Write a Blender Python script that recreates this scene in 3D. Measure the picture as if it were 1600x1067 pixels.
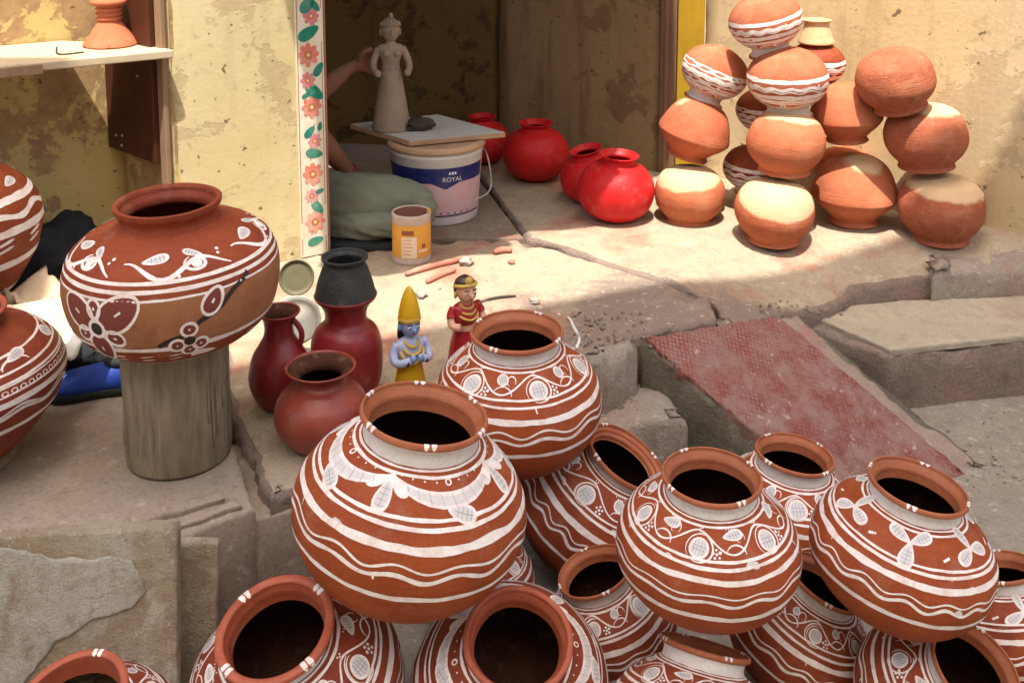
import bpy, bmesh, math, random
from math import sin, cos, pi, radians, tan, atan2, sqrt
from mathutils import Vector, Matrix, noise
from mathutils.geometry import delaunay_2d_cdt

random.seed(7)
scene = bpy.context.scene
col = scene.collection
for o in list(bpy.data.objects):
    bpy.data.objects.remove(o)

# ------------------------------------------------------------------ camera
H = 1.24                       # eye height above the platform
F = 1733.0                     # focal length in photo pixels
TILT = radians(8.0)
c8, s8 = cos(TILT), sin(TILT)
STREET = -0.31
cam_d = bpy.data.cameras.new("camera")
cam = bpy.data.objects.new("camera", cam_d)
col.objects.link(cam)
cam.location = (0, 0, H)
cam.rotation_euler = (pi / 2 - TILT, 0, 0)
cam_d.sensor_fit = 'HORIZONTAL'
cam_d.sensor_width = 36.0
cam_d.lens = 36.0 * F / 1600.0
cam_d.shift_y = -533.0 / 1600.0     # lower part of a tall phone picture
cam_d.clip_start = 0.05
cam_d.clip_end = 500
scene.camera = cam

# ------------------------------------------------------------------ light
SUN = Vector((0.03, 0.34, -1.0))     # the way the sunlight travels
world = bpy.data.worlds.new("World")
scene.world = world
world.use_nodes = True
wn = world.node_tree
wn.nodes.clear()
sky = wn.nodes.new("ShaderNodeTexSky")
sky.sky_type = 'NISHITA'
sky.sun_disc = False
sky.sun_elevation = math.asin(-SUN.normalized().z)
sky.sun_rotation = atan2(-SUN.x, -SUN.y)
sky.air_density = 1.0
sky.dust_density = 6.0
sky.ozone_density = 0.7
bg = wn.nodes.new("ShaderNodeBackground")
bg.inputs['Strength'].default_value = 0.15
wo = wn.nodes.new("ShaderNodeOutputWorld")
wn.links.new(sky.outputs[0], bg.inputs[0])
wn.links.new(bg.outputs[0], wo.inputs[0])

sun_d = bpy.data.lights.new("sun", 'SUN')
sun_d.energy = 3.0
sun_d.angle = radians(0.53)
sun_d.color = (1.0, 0.95, 0.86)
sun = bpy.data.objects.new("sun", sun_d)
col.objects.link(sun)
sun.location = (0, 0, 12)
sun.rotation_euler = SUN.to_track_quat('-Z', 'Y').to_euler()

scene.view_settings.view_transform = 'Standard'
scene.view_settings.look = 'None'
scene.view_settings.exposure = 1.4
scene.view_settings.gamma = 1.0
scene.view_settings.use_curve_mapping = False
scene.render.engine = 'CYCLES'
scene.cycles.max_bounces = 8
scene.cycles.diffuse_bounces = 5


# ------------------------------------------------------------------ helpers
def P(px, py, d):
    """photo pixel at camera depth d -> world point"""
    u = (px - 800) / F
    v = -py / F
    return Vector((d * u, d * (c8 + v * s8), H + d * (-s8 + v * c8)))


def G(px, py, z=0.0):
    """photo pixel on the level z -> world point"""
    v = -py / F
    return P(px, py, (H - z) / (s8 - v * c8))


def tag(o, label=None, cat=None, group=None, kind=None):
    if label: o['label'] = label
    if cat: o['category'] = cat
    if group: o['group'] = group
    if kind: o['kind'] = kind
    return o


def empty(name, loc=(0, 0, 0), rot=(0, 0, 0), scale=1.0):
    o = bpy.data.objects.new(name, None)
    o.empty_display_size = 0.05
    col.objects.link(o)
    o.location = loc
    o.rotation_euler = rot
    o.scale = (scale,) * 3
    return o


def link(name, me, parent=None):
    o = bpy.data.objects.new(name, me)
    col.objects.link(o)
    if parent is not None:
        o.parent = parent
    return o


class MB:
    def __init__(self):
        self.v = []
        self.f = []

    def add(self, verts, faces):
        n = len(self.v)
        self.v += [tuple(p) for p in verts]
        self.f += [tuple(i + n for i in f) for f in faces]
        return self

    def lathe(self, prof, seg=48, M=None, wob=0.0, seed=0):
        """prof = [(r,z)]; ends with r==0 collapse"""
        vs, fs = [], []
        n = len(prof)
        for i, (r, z) in enumerate(prof):
            for k in range(seg):
                a = 2 * pi * k / seg
                rr = r
                if wob:
                    rr = r * (1 + wob * noise.noise((cos(a) * .9 + seed * 7.3, sin(a) * .9, z * 1.5 + seed)))
                p = Vector((rr * cos(a), rr * sin(a), z))
                vs.append(M @ p if M else p)
        for i in range(n - 1):
            for k in range(seg):
                k2 = (k + 1) % seg
                fs.append((i * seg + k, i * seg + k2, (i + 1) * seg + k2, (i + 1) * seg + k))
        return self.add(vs, fs)

    def tube(self, pts, rad, seg=10, cap=True):
        pts = [Vector(p) for p in pts]
        n = len(pts)
        rs = rad if isinstance(rad, (list, tuple)) else [rad] * n
        vs, fs = [], []
        up = Vector((0, 0, 1))
        prev = None
        for i, p in enumerate(pts):
            t = (pts[min(i + 1, n - 1)] - pts[max(i - 1, 0)])
            if t.length < 1e-9: t = Vector((0, 0, 1))
            t.normalize()
            if prev is None:
                a = t.cross(up)
                if a.length < 1e-3: a = t.cross(Vector((1, 0, 0)))
            else:
                a = prev - t * prev.dot(t)
            a.normalize()
            prev = a
            b = t.cross(a)
            for k in range(seg):
                w = 2 * pi * k / seg
                vs.append(p + (a * cos(w) + b * sin(w)) * rs[i])
        for i in range(n - 1):
            for k in range(seg):
                k2 = (k + 1) % seg
                fs.append((i * seg + k, i * seg + k2, (i + 1) * seg + k2, (i + 1) * seg + k))
        if cap:
            fs.append(tuple(range(seg))[::-1])
            fs.append(tuple((n - 1) * seg + k for k in range(seg)))
        return self.add(vs, fs)

    def box(self, c, s, M=None):
        c = Vector(c)
        vs = []
        for z in (-1, 1):
            for x, y in ((-1, -1), (1, -1), (1, 1), (-1, 1)):
                p = c + Vector((x * s[0] / 2, y * s[1] / 2, z * s[2] / 2))
                vs.append(M @ p if M else p)
        return self.add(vs, [(3, 2, 1, 0), (4, 5, 6, 7), (0, 1, 5, 4), (1, 2, 6, 5), (2, 3, 7, 6), (3, 0, 4, 7)])

    def ball(self, c, r, seg=16, ring=10, M=None, lump=0.0, seed=0):
        """r = (rx,ry,rz)"""
        if not isinstance(r, (tuple, list)): r = (r, r, r)
        c = Vector(c)
        vs, fs = [], []
        for i in range(ring + 1):
            ph = -pi / 2 + pi * i / ring
            for k in range(seg):
                a = 2 * pi * k / seg
                q = Vector((cos(ph) * cos(a), cos(ph) * sin(a), sin(ph)))
                s = 1 + (lump * noise.noise(q * 1.7 + Vector((seed * 3.1, seed, 0))) if lump else 0)
                p = c + Vector((q.x * r[0], q.y * r[1], q.z * r[2])) * s
                vs.append(M @ p if M else p)
        for i in range(ring):
            for k in range(seg):
                k2 = (k + 1) % seg
                fs.append((i * seg + k, i * seg + k2, (i + 1) * seg + k2, (i + 1) * seg + k))
        return self.add(vs, fs)

    def mesh(self, name, mat, smooth=True, weld=1e-6):
        me = bpy.data.meshes.new(name)
        bm = bmesh.new()
        vs = [bm.verts.new(p) for p in self.v]
        for f in self.f:
            try:
                bm.faces.new([vs[i] for i in f])
            except ValueError:
                pass
        if weld:
            bmesh.ops.remove_doubles(bm, verts=bm.verts, dist=weld)
        bmesh.ops.dissolve_degenerate(bm, edges=bm.edges, dist=1e-7)
        bm.to_mesh(me)
        bm.free()
        if smooth:
            me.polygons.foreach_set('use_smooth', [True] * len(me.polygons))
        if mat: me.materials.append(mat)
        me.update()
        return me

    def build(self, name, mat, parent=None, smooth=True, weld=1e-6, bevel=0):
        me = self.mesh(name, mat, smooth, weld)
        o = link(name, me, parent)
        if bevel:
            b = o.modifiers.new('bevel', 'BEVEL')
            b.width = bevel
            b.segments = 2
            b.limit_method = 'ANGLE'
        return o


def catmull(pts, n=6):
    """smooth (r,z) polyline"""
    out = []
    p = [pts[0]] + list(pts) + [pts[-1]]
    for i in range(1, len(p) - 2):
        for k in range(n):
            t = k / n
            q = []
            for c in range(len(p[0])):
                a, b, d, e = p[i - 1][c], p[i][c], p[i + 1][c], p[i + 2][c]
                q.append(.5 * ((2 * b) + (-a + d) * t + (2 * a - 5 * b + 4 * d - e) * t * t + (-a + 3 * b - 3 * d + e) * t ** 3))
            out.append(tuple(q))
    out.append(tuple(pts[-1]))
    return out


# ------------------------------------------------------------------ materials
class NT:
    def __init__(self, name):
        self.m = bpy.data.materials.new(name)
        self.m.use_nodes = True
        self.t = self.m.node_tree
        self.b = self.t.nodes['Principled BSDF']
        self.coord = self.t.nodes.new("ShaderNodeTexCoord")

    def L(self, a, b):
        self.t.links.new(a, b)

    def map(self, kind='Object', scale=(1, 1, 1), loc=(0, 0, 0), rot=(0, 0, 0)):
        m = self.t.nodes.new("ShaderNodeMapping")
        m.inputs['Scale'].default_value = scale
        m.inputs['Location'].default_value = loc
        m.inputs['Rotation'].default_value = rot
        self.L(self.coord.outputs[kind], m.inputs[0])
        return m.outputs[0]

    def noise(self, vec, scale, detail=4, rough=.55, dist=0.0):
        n = self.t.nodes.new("ShaderNodeTexNoise")
        n.inputs['Scale'].default_value = scale
        n.inputs['Detail'].default_value = detail
        n.inputs['Roughness'].default_value = rough
        n.inputs['Distortion'].default_value = dist
        self.L(vec, n.inputs['Vector'])
        return n.outputs['Fac']

    def voro(self, vec, scale, feature='F1', rnd=1.0):
        n = self.t.nodes.new("ShaderNodeTexVoronoi")
        n.feature = feature
        n.inputs['Scale'].default_value = scale
        n.inputs['Randomness'].default_value = rnd
        self.L(vec, n.inputs['Vector'])
        return n.outputs['Distance']

    def ramp(self, fac, stops):
        r = self.t.nodes.new("ShaderNodeValToRGB")
        e = r.color_ramp.elements
        while len(e) < len(stops): e.new(.5)
        for k, (p, c) in enumerate(stops):
            e[k].position = p
            e[k].color = (c, c, c, 1) if isinstance(c, (int, float)) else (*c, 1)
        self.L(fac, r.inputs[0])
        return r.outputs[0]

    def _in(self, sock, v):
        if isinstance(v, (int, float)):
            sock.default_value = v
        elif isinstance(v, tuple):
            sock.default_value = (*v, 1) if len(v) == 3 else v
        else:
            self.L(v, sock)

    def mix(self, fac, a, b, blend='MIX'):
        m = self.t.nodes.new("ShaderNodeMix")
        m.data_type = 'RGBA'
        m.blend_type = blend
        self._in(m.inputs[0], fac)
        self._in(m.inputs[6], a)
        self._in(m.inputs[7], b)
        return m.outputs[2]

    def math(self, op, a, b=0.0):
        m = self.t.nodes.new("ShaderNodeMath")
        m.operation = op
        self._in(m.inputs[0], a)
        self._in(m.inputs[1], b)
        return m.outputs[0]

    def sep(self, vec):
        s = self.t.nodes.new("ShaderNodeSeparateXYZ")
        self.L(vec, s.inputs[0])
        return s.outputs

    def bump(self, h, strength=.3, dist=.01):
        b = self.t.nodes.new("ShaderNodeBump")
        b.inputs['Strength'].default_value = strength
        b.inputs['Distance'].default_value = dist
        self.L(h, b.inputs['Height'])
        self.L(b.outputs[0], self.b.inputs['Normal'])

    def out(self, color, rough=.7, spec=.3):
        self._in(self.b.inputs['Base Color'], color)
        self._in(self.b.inputs['Roughness'], rough)
        self.b.inputs['Specular IOR Level'].default_value = spec
        return self.m


def clay(name, a, b, c, rough=.6, spec=.25, scale=3.0, bump=.25, speck=0.0, kind='Object', cap=None):
    """fired clay: mottled between a and b, blotches of c"""
    n = NT(name)
    v = n.map(kind)
    f1 = n.noise(v, scale, 5, .6)
    f2 = n.noise(v, scale * .55, 3, .5, .6)
    f3 = n.noise(v, scale * 14, 3, .6)
    k = n.mix(n.ramp(f1, [(.33, 0), (.68, 1)]), a, b)
    k = n.mix(n.ramp(f2, [(.52, 0), (.72, .75)]), k, c)
    k = n.mix(n.ramp(f3, [(.56, 0), (.75, .35)]), k, tuple(min(1, x * 1.5 + .03) for x in a))
    fs = n.noise(n.map(kind, (1.2, 1.2, 16)), 1.6, 5, .65)
    k = n.mix(n.ramp(fs, [(.48, 0), (.75, .34)]), k, tuple(x * .7 for x in b))
    fd = n.noise(v, scale * 1.3, 6, .75)
    k = n.mix(n.ramp(fd, [(.56, 0), (.76, .30)]), k, (.42, .30, .22))
    if speck:
        k = n.mix(n.ramp(n.noise(v, scale * 6, 2), [(.66, 0), (.72, speck)]), k, (.5, .44, .38))
    so = n.noise(n.map(kind, (1, 1, 1), (4.2, 1.1, 7.7)), scale * .8, 5, .7)
    k = n.mix(n.ramp(so, [(.60, 0), (.74, .4)]), k, tuple(x * .45 for x in b))
    if cap:     # pale clay left bare of slip, and one pot's painted highlight
        dp = n.t.nodes.new("ShaderNodeVectorMath")
        dp.operation = 'DOT_PRODUCT'
        n.L(v, dp.inputs[0])
        dp.inputs[1].default_value = Vector(cap[:3]).normalized()
        q = n.math('ADD', n.math('SUBTRACT', dp.outputs['Value'], cap[3]), n.math('MULTIPLY', n.math('SUBTRACT', f1, .5), .22))
        k = n.mix(n.ramp(q, [(.0, 0), (.07, .92)]), k, n.mix(f2, (.62, .42, .23), (.70, .52, .32)))
    h = n.math('ADD', n.math('ADD', n.math('MULTIPLY', f3, .4), f1), n.math('MULTIPLY', fs, .5))
    n.bump(h, bump, .02)
    return n.out(k, n.ramp(f2, [(.3, rough - .08), (.7, rough + .12)]), spec)


def plain(name, c, rough=.6, spec=.3, var=.12, scale=8, metal=0.0):
    n = NT(name)
    f = n.noise(n.map(), scale, 4)
    k = n.mix(f, tuple(x * (1 - var) for x in c), tuple(min(1, x * (1 + var)) for x in c))
    w = n.noise(n.map(), scale * 5, 6, .75)
    k = n.mix(n.ramp(w, [(.60, 0), (.70, .35)]), k, tuple(x * .6 + .07 * max(c) for x in c))
    k = n.mix(n.ramp(n.noise(n.map(), scale * 1.7, 5, .7), [(.5, 0), (.75, .3)]), k, tuple(x * .65 + .05 * max(c) for x in c))
    n.b.inputs['Metallic'].default_value = metal
    n.bump(n.noise(n.map(), scale * 8, 3), .12, .004)
    return n.out(k, rough, spec)


MAT = {}
MAT['slip'] = clay('red_slip', (.285, .060, .021), (.215, .040, .016), (.33, .09, .03), .6, .2, 2.4, .22)
MAT['slip2'] = clay('orange_slip', (.335, .072, .019), (.255, .047, .0145), (.38, .10, .028), .6, .2, 2.0, .22)
MAT['slip3'] = clay('dark_red_slip', (.25, .048, .02), (.19, .034, .016), (.29, .07, .026), .58, .22, 2.6, .22)
MAT['rim'] = clay('rim_clay', (.40, .13, .055), (.33, .095, .04), (.44, .17, .085), .5, .3, 5, .2)
MAT['rim2'] = clay('red_rim_clay', (.42, .10, .048), (.34, .078, .036), (.46, .14, .068), .45, .35, 5, .2)
MAT['inside'] = clay('shaded_inner_clay', (.085, .032, .017), (.06, .022, .013), (.05, .024, .016), .85, .1, 3, .2)  # clay darkened to stand in for the shade inside the pots
MAT['raw'] = clay('raw_terracotta', (.48, .145, .07), (.40, .11, .052), (.53, .2, .11), .85, .12, 2.2, .25, .2)
MAT['raw2'] = clay('raw_orange_terracotta', (.52, .165, .078), (.45, .13, .06), (.57, .23, .12), .85, .12, 2.0, .25, .15)
MAT['raw3'] = clay('raw_brown_terracotta', (.43, .135, .068), (.34, .10, .053), (.48, .2, .12), .88, .1, 3.0, .35, .35)
MAT['buff'] = clay('unslipped_buff_clay', (.64, .45, .25), (.58, .38, .2), (.68, .5, .3), .9, .1, 3.0, .3)
MAT['redpot'] = clay('bright_red_paint', (.56, .012, .014), (.48, .009, .011), (.6, .02, .02), .5, .3, 2.0, .12)
MAT['maroon'] = clay('maroon_gloss_paint', (.24, .016, .018), (.19, .012, .014), (.28, .022, .022), .34, .5, 2.0, .08)
MAT['redbrown'] = clay('burnished_redbrown', (.27, .05, .028), (.22, .038, .023), (.31, .07, .04), .36, .45, 2.2, .10)
MAT['black'] = clay('black_fired_clay', (.035, .037, .035), (.025, .027, .026), (.055, .056, .052), .6, .3, 3, .3)


def paint_mat(name, c, thin, amt=.6):
    n = NT(name)
    v = n.map()
    f = n.noise(v, 7, 5, .65, .4)
    g = n.noise(v, 34, 3, .6)
    k = n.mix(n.ramp(f, [(.44, 0), (.70, amt)]), c, thin)
    k = n.mix(n.ramp(g, [(.52, 0), (.78, .45)]), k, thin)
    n.bump(g, .25, .006)
    return n.out(k, .62, .25)


MAT['white'] = paint_mat('white_lime_paint', (.86, .80, .75), (.62, .42, .34), .6)
MAT['wash'] = paint_mat('thin_white_wash', (.68, .64, .60), (.52, .42, .36), .5)
MAT['fill'] = paint_mat('grey_white_paint', (.66, .635, .61), (.55, .46, .42), .5)
MAT['hatch'] = plain('slate_hatching', (.34, .33, .35), .7)
MAT['ochre'] = clay('ochre_brown_paint', (.33, .14, .06), (.27, .10, .042), (.37, .17, .08), .6, .25, 3, .15)
MAT['petal'] = plain('maroon_petal_paint', (.19, .042, .03), .55)
MAT['ink'] = plain('black_brown_paint', (.035, .022, .016), .6)


def wall_mat(name, base, pale, peel, peel_amt, streak=0.3, scale=1.0, dirt=(.20, .14, .08), low=None):
    n = NT(name)
    v = n.map('Object')
    big = n.noise(v, 1.7 * scale, 6, .6)
    mid = n.noise(v, 5.5 * scale, 8, .68, .3)
    fine = n.noise(v, 60, 4, .6)
    sp = n.noise(v, 26 * scale, 5, .7)
    vs = n.map('Object', (9, 9, .9))
    st = n.noise(vs, 1.6, 5, .6)
    k = n.mix(n.ramp(big, [(.35, 0), (.65, 1)]), base, pale)
    k = n.mix(n.ramp(st, [(.52, 0), (.74, streak)]), k, dirt)
    k = n.mix(n.ramp(sp, [(.57, 0), (.68, .55)]), k, tuple(x * .62 for x in base))
    pk = n.math('MULTIPLY', mid, n.math('ADD', n.math('MULTIPLY', big, .9), .55))
    pm = n.ramp(pk, [(peel_amt, 0), (peel_amt + .025, 1)])
    k = n.mix(n.math('MULTIPLY', pm, n.ramp(sp, [(.3, 1), (.62, .55)])), k, peel)
    sk = n.ramp(n.noise(v, 42 * scale, 3, .5), [(.68, 0), (.71, .8)])
    k = n.mix(sk, k, tuple(x * .5 for x in dirt))
    h = n.math('SUBTRACT', n.math('ADD', n.math('MULTIPLY', mid, .7), n.math('MULTIPLY', fine, .25)), n.math('MULTIPLY', pm, .35))
    n.bump(h, .28, .015)
    return n.out(k, .88, .15)


MAT['wall'] = wall_mat('yellow_limewash', (.56, .45, .225), (.64, .545, .32), (.45, .34, .19), .555, .2)
MAT['wall_alcove'] = wall_mat('peeling_yellow_limewash', (.52, .38, .14), (.60, .47, .2), (.30, .17, .10), .475, .22)
MAT['wall_right'] = wall_mat('worn_beige_limewash', (.58, .425, .215), (.64, .495, .30), (.48, .36, .21), .57, .55, .8)
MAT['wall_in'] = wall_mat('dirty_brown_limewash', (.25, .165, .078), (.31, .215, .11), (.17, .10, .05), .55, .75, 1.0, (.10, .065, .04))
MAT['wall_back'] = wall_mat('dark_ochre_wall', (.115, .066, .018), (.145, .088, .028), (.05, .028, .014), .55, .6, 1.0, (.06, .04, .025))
MAT['wall_far'] = wall_mat('cream_limewash', (.62, .52, .33), (.7, .6, .42), (.45, .34, .2), .60, .2)


def stone(name, a, b, dirt, stain=None, stain_amt=0.0, scale=1.0, bump=.5, pale=None, pits=True, grime=None):
    n = NT(name)
    v = n.map('Object')
    f1 = n.noise(v, 2.4 * scale, 8, .66, .2)
    f2 = n.noise(v, 13 * scale, 8, .7)
    f3 = n.noise(v, 95 * scale, 4, .7)
    k = n.mix(n.ramp(f1, [(.36, 0), (.64, 1)]), a, b)
    k = n.mix(n.ramp(f2, [(.5, 0), (.7, .75)]), k, dirt)
    if pale:
        k = n.mix(n.ramp(n.noise(v, 21 * scale, 5, .75), [(.58, 0), (.67, .8)]), k, pale)
    if stain:
        s = n.noise(n.map('Object', (1, 1, 1), (3.1, 1.7, .4)), 3.3 * scale, 6, .65, .4)
        k = n.mix(n.ramp(s, [(.53, 0), (.66, stain_amt)]), k, stain)
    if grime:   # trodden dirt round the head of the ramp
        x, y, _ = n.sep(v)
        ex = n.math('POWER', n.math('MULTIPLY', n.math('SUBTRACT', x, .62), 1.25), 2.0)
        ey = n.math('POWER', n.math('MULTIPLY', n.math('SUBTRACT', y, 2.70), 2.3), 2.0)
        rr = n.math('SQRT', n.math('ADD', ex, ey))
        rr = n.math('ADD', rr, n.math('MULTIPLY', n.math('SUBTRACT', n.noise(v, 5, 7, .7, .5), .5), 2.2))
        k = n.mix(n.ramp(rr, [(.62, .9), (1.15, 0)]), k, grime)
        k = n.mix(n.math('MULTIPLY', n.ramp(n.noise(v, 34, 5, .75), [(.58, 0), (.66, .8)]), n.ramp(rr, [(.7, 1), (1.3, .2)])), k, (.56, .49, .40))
    k = n.mix(n.ramp(f3, [(.5, 0), (.72, .5)]), k, tuple(x * .55 for x in dirt))
    h = n.math('ADD', n.math('MULTIPLY', f2, .8), n.math('MULTIPLY', f3, .3))
    if pits:
        p = n.ramp(n.voro(v, 38 * scale), [(.05, 0), (.2, 1)])
        h = n.math('ADD', h, n.math('MULTIPLY', p, .12))
    n.bump(h, bump, .02)
    return n.out(k, .88, .2)


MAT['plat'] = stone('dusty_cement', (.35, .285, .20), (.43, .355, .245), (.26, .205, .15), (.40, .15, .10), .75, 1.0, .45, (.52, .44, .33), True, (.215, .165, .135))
MAT['plat_in'] = stone('shade_dark_stained_floor', (.22, .175, .13), (.28, .225, .165), (.15, .115, .09), (.27, .10, .07), .6, 1.0, .4, (.40, .34, .27))  # platform cement darkened for the indoor shade, with red-brown stains
MAT['plat_left'] = stone('warm_grey_cement', (.32, .255, .19), (.385, .31, .235), (.235, .185, .14), (.36, .24, .17), .5, 1.3, .35, (.48, .42, .33))
MAT['street'] = stone('lane_concrete', (.255, .225, .18), (.32, .28, .225), (.185, .16, .13), (.25, .21, .145), .6, 1.4, .6, (.52, .47, .40))
MAT['rubble'] = stone('broken_concrete', (.31, .26, .21), (.39, .33, .27), (.22, .18, .15), (.34, .2, .15), .5, 1.6, .8, (.54, .47, .39))
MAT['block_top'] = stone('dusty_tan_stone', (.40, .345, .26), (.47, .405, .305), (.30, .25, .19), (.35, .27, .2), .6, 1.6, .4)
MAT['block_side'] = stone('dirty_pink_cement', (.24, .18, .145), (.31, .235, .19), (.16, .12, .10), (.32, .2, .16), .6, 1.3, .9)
MAT['slab'] = stone('mottled_stone_slab', (.55, .47, .34), (.42, .31, .19), (.32, .23, .14), (.66, .60, .48), 1.0, 3.4, 1.0, (.70, .65, .54))
MAT['slab_pale'] = stone('flaking_pale_plaster', (.64, .61, .51), (.56, .52, .42), (.36, .28, .18), (.36, .25, .15), .9, 3.6, 1.0, (.70, .66, .56))
MAT['ramp'] = stone('ramp_cement', (.29, .215, .175), (.34, .26, .21), (.22, .17, .145), (.36, .15, .12), .85, 1.2, .6, (.42, .37, .32))
MAT['ramp_side'] = stone('dark_olive_cement', (.15, .135, .10), (.20, .175, .13), (.09, .085, .065), (.2, .12, .09), .6, 1.6, .9, (.30, .26, .2))  # darker olive-grey for the sides of the ramp
MAT['pebble'] = stone('pebble_stone', (.36, .31, .26), (.45, .38, .31), (.25, .21, .18))


def red_sheet_mat():
    n = NT('worn_red_tread')
    v = n.map('Object')
    d = n.voro(n.map('Object', (1, 1, .02)), 92, 'F1', .25)
    f = n.noise(v, 5, 6, .65)
    g = n.noise(v, 14, 6, .75)
    k = n.mix(n.ramp(f, [(.4, 0), (.65, 1)]), (.215, .066, .052), (.17, .056, .044))
    worn = n.math('MULTIPLY', n.ramp(d, [(.25, 1), (.5, 0)]), n.ramp(f, [(.40, .12), (.62, .8)]))
    k = n.mix(worn, k, (.40, .26, .22))
    k = n.mix(n.ramp(d, [(.5, 0), (.7, .45)]), k, (.12, .035, .03))
    k = n.mix(n.ramp(g, [(.40, 0), (.60, .85)]), k, (.25, .16, .13))
    k = n.mix(n.ramp(n.noise(v, 30, 4, .7), [(.62, 0), (.7, .7)]), k, (.5, .42, .36))
    n.bump(n.math('ADD', n.ramp(d, [(.15, 1), (.5, 0)]), g), .5, .005)
    return n.out(k, .75, .25)


MAT['red_sheet'] = red_sheet_mat()


def wood_mat(name, a, b, rough=.7, sc=(2, 2, 30), spec=.25):
    n = NT(name)
    v = n.map('Object', sc)
    f = n.noise(v, 3, 6, .65, .3)
    g = n.noise(n.map(), 6, 5)
    k = n.mix(n.ramp(f, [(.3, 0), (.7, 1)]), a, b)
    k = n.mix(n.ramp(g, [(.5, 0), (.75, .5)]), k, tuple(x * .6 for x in a))
    n.bump(f, .3, .004)
    return n.out(k, rough, spec)


MAT['post'] = wood_mat('weathered_log', (.15, .115, .07), (.34, .27, .175), .85, (16, 16, 2.2))
MAT['shelf'] = wood_mat('pale_plank', (.46, .37, .24), (.54, .44, .30), .8, (2, 16, 16))
MAT['dark_wood'] = wood_mat('dark_brown_paint', (.06, .018, .007), (.085, .026, .011), .55, (6, 6, .8))
MAT['mid_wood'] = wood_mat('brown_post', (.25, .155, .09), (.33, .215, .13), .75, (14, 14, 1))
MAT['jamb'] = wood_mat('brown_jamb', (.19, .105, .055), (.25, .15, .085), .7, (14, 14, 1))
MAT['yellow_jamb'] = wood_mat('mustard_jamb', (.40, .235, .012), (.47, .29, .025), .6, (14, 14, .8))
MAT['strip'] = paint_mat('cream_white_board', (.74, .69, .54), (.60, .50, .34), .55)
MAT['strip_edge'] = plain('red_brown_line', (.32, .13, .09), .65)
MAT['flower'] = paint_mat('coral_flower_paint', (.64, .18, .12), (.72, .55, .44), .8)
MAT['flower2'] = paint_mat('rose_flower_paint', (.60, .19, .22), (.72, .55, .48), .8)
MAT['flower_mid'] = plain('orange_flower_heart', (.72, .26, .05), .6)
MAT['leaf'] = paint_mat('teal_leaf_paint', (.012, .20, .135), (.25, .40, .30), .6)
MAT['stem'] = plain('brown_stem_paint', (.34, .15, .08), .6)
MAT['grey_clay'] = clay('unfired_grey_clay', (.35, .27, .20), (.28, .215, .16), (.39, .31, .23), .9, .1, 14, .35)
MAT['wet_clay'] = clay('wet_dark_clay', (.06, .048, .035), (.045, .036, .027), (.08, .065, .05), .6, .3, 14, .5)
MAT['board'] = plain('dusty_white_board', (.50, .50, .47), .6, .3, .12, 6)
MAT['board_edge'] = wood_mat('board_edge', (.40, .24, .13), (.48, .32, .2), .7)
MAT['bucket'] = plain('white_plastic', (.66, .62, .58), .45, .4, .1, 6)
MAT['bucket_lid'] = plain('stained_lid', (.50, .33, .2), .55, .3, .25, 10)
MAT['navy'] = paint_mat('navy_print', (.014, .018, .12), (.10, .09, .16), .7)
MAT['pink'] = paint_mat('pink_print', (.60, .34, .36), (.62, .48, .46), .7)
MAT['print_white'] = plain('white_print', (.72, .72, .74), .5)
MAT['wire'] = plain('handle_wire', (.42, .40, .38), .4, .5, .1, 8, .6)
MAT['tin'] = plain('tin_label', (.70, .33, .05), .5, .3, .12, 20)
MAT['tin_pale'] = plain('tin_pale_print', (.74, .62, .48), .55, .3, .12, 30)
MAT['tin_brown'] = plain('tin_brown_print', (.27, .085, .035), .55)
MAT['tin_in'] = plain('dried_paint', (.30, .13, .085), .7, .2, .2, 20)
MAT['tin_rim'] = plain('tin_dusty_rim', (.52, .42, .34), .6, .3, .2, 20)
MAT['skin'] = plain('brown_skin', (.22, .09, .045), .55, .35, .1, 12)
MAT['hair'] = plain('black_hair', (.012, .01, .009), .5)
MAT['green_cloth'] = plain('sage_green_cotton', (.185, .20, .145), .9, .1, .12, 4)
MAT['shirt'] = plain('dark_shirt', (.03, .03, .035), .9)
MAT['mat_cloth'] = plain('dark_floor_mat', (.022, .024, .026), .95)
MAT['bag'] = plain('black_fabric', (.018, .018, .022), .85, .2, .4, 14)
MAT['blue'] = plain('bright_blue_shoe', (.03, .09, .5), .5)
MAT['shoe_dark'] = plain('charcoal_shoe', (.03, .035, .034), .7)
MAT['off_white'] = plain('off_white_ceramic', (.46, .44, .36), .5, .4, .1, 10)
MAT['olive'] = plain('olive_tin_lid', (.12, .105, .055), .55, .3, .25, 14)
MAT['paper'] = plain('cream_card', (.70, .55, .36), .85, .15, .12, 6)
MAT['news'] = plain('white_paper', (.68, .68, .62), .85, .15, .08, 30)
MAT['pinkstick'] = clay('pink_clay_stick', (.50, .21, .15), (.44, .17, .12), (.55, .3, .22), .85, .15, 20, .3)
MAT['cord'] = plain('white_cord', (.72, .70, .66), .8)
MAT['fig_yellow'] = plain('yellow_enamel', (.62, .36, .006), .35, .5, .1)
MAT['fig_blue'] = plain('pale_blue_enamel', (.22, .31, .54), .4, .45, .06)
MAT['fig_white'] = plain('pale_lilac_enamel', (.42, .48, .68), .4, .45, .06)
MAT['fig_gold'] = plain('gold_enamel', (.55, .36, .07), .35, .5, .15, 30)
MAT['fig_skin'] = plain('peach_enamel', (.68, .37, .24), .4, .45, .06)
MAT['fig_red'] = plain('crimson_enamel', (.34, .012, .016), .4, .45, .1)
MAT['fig_hair'] = plain('dark_hair_enamel', (.045, .022, .014), .4, .45)
MAT['fig_lip'] = plain('lip_enamel', (.42, .04, .05), .4)
MAT['eye_white'] = plain('eye_white', (.75, .75, .75), .4)
MAT['sheeting'] = plain('grey_sheeting', (.24, .23, .21), .9)

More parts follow.
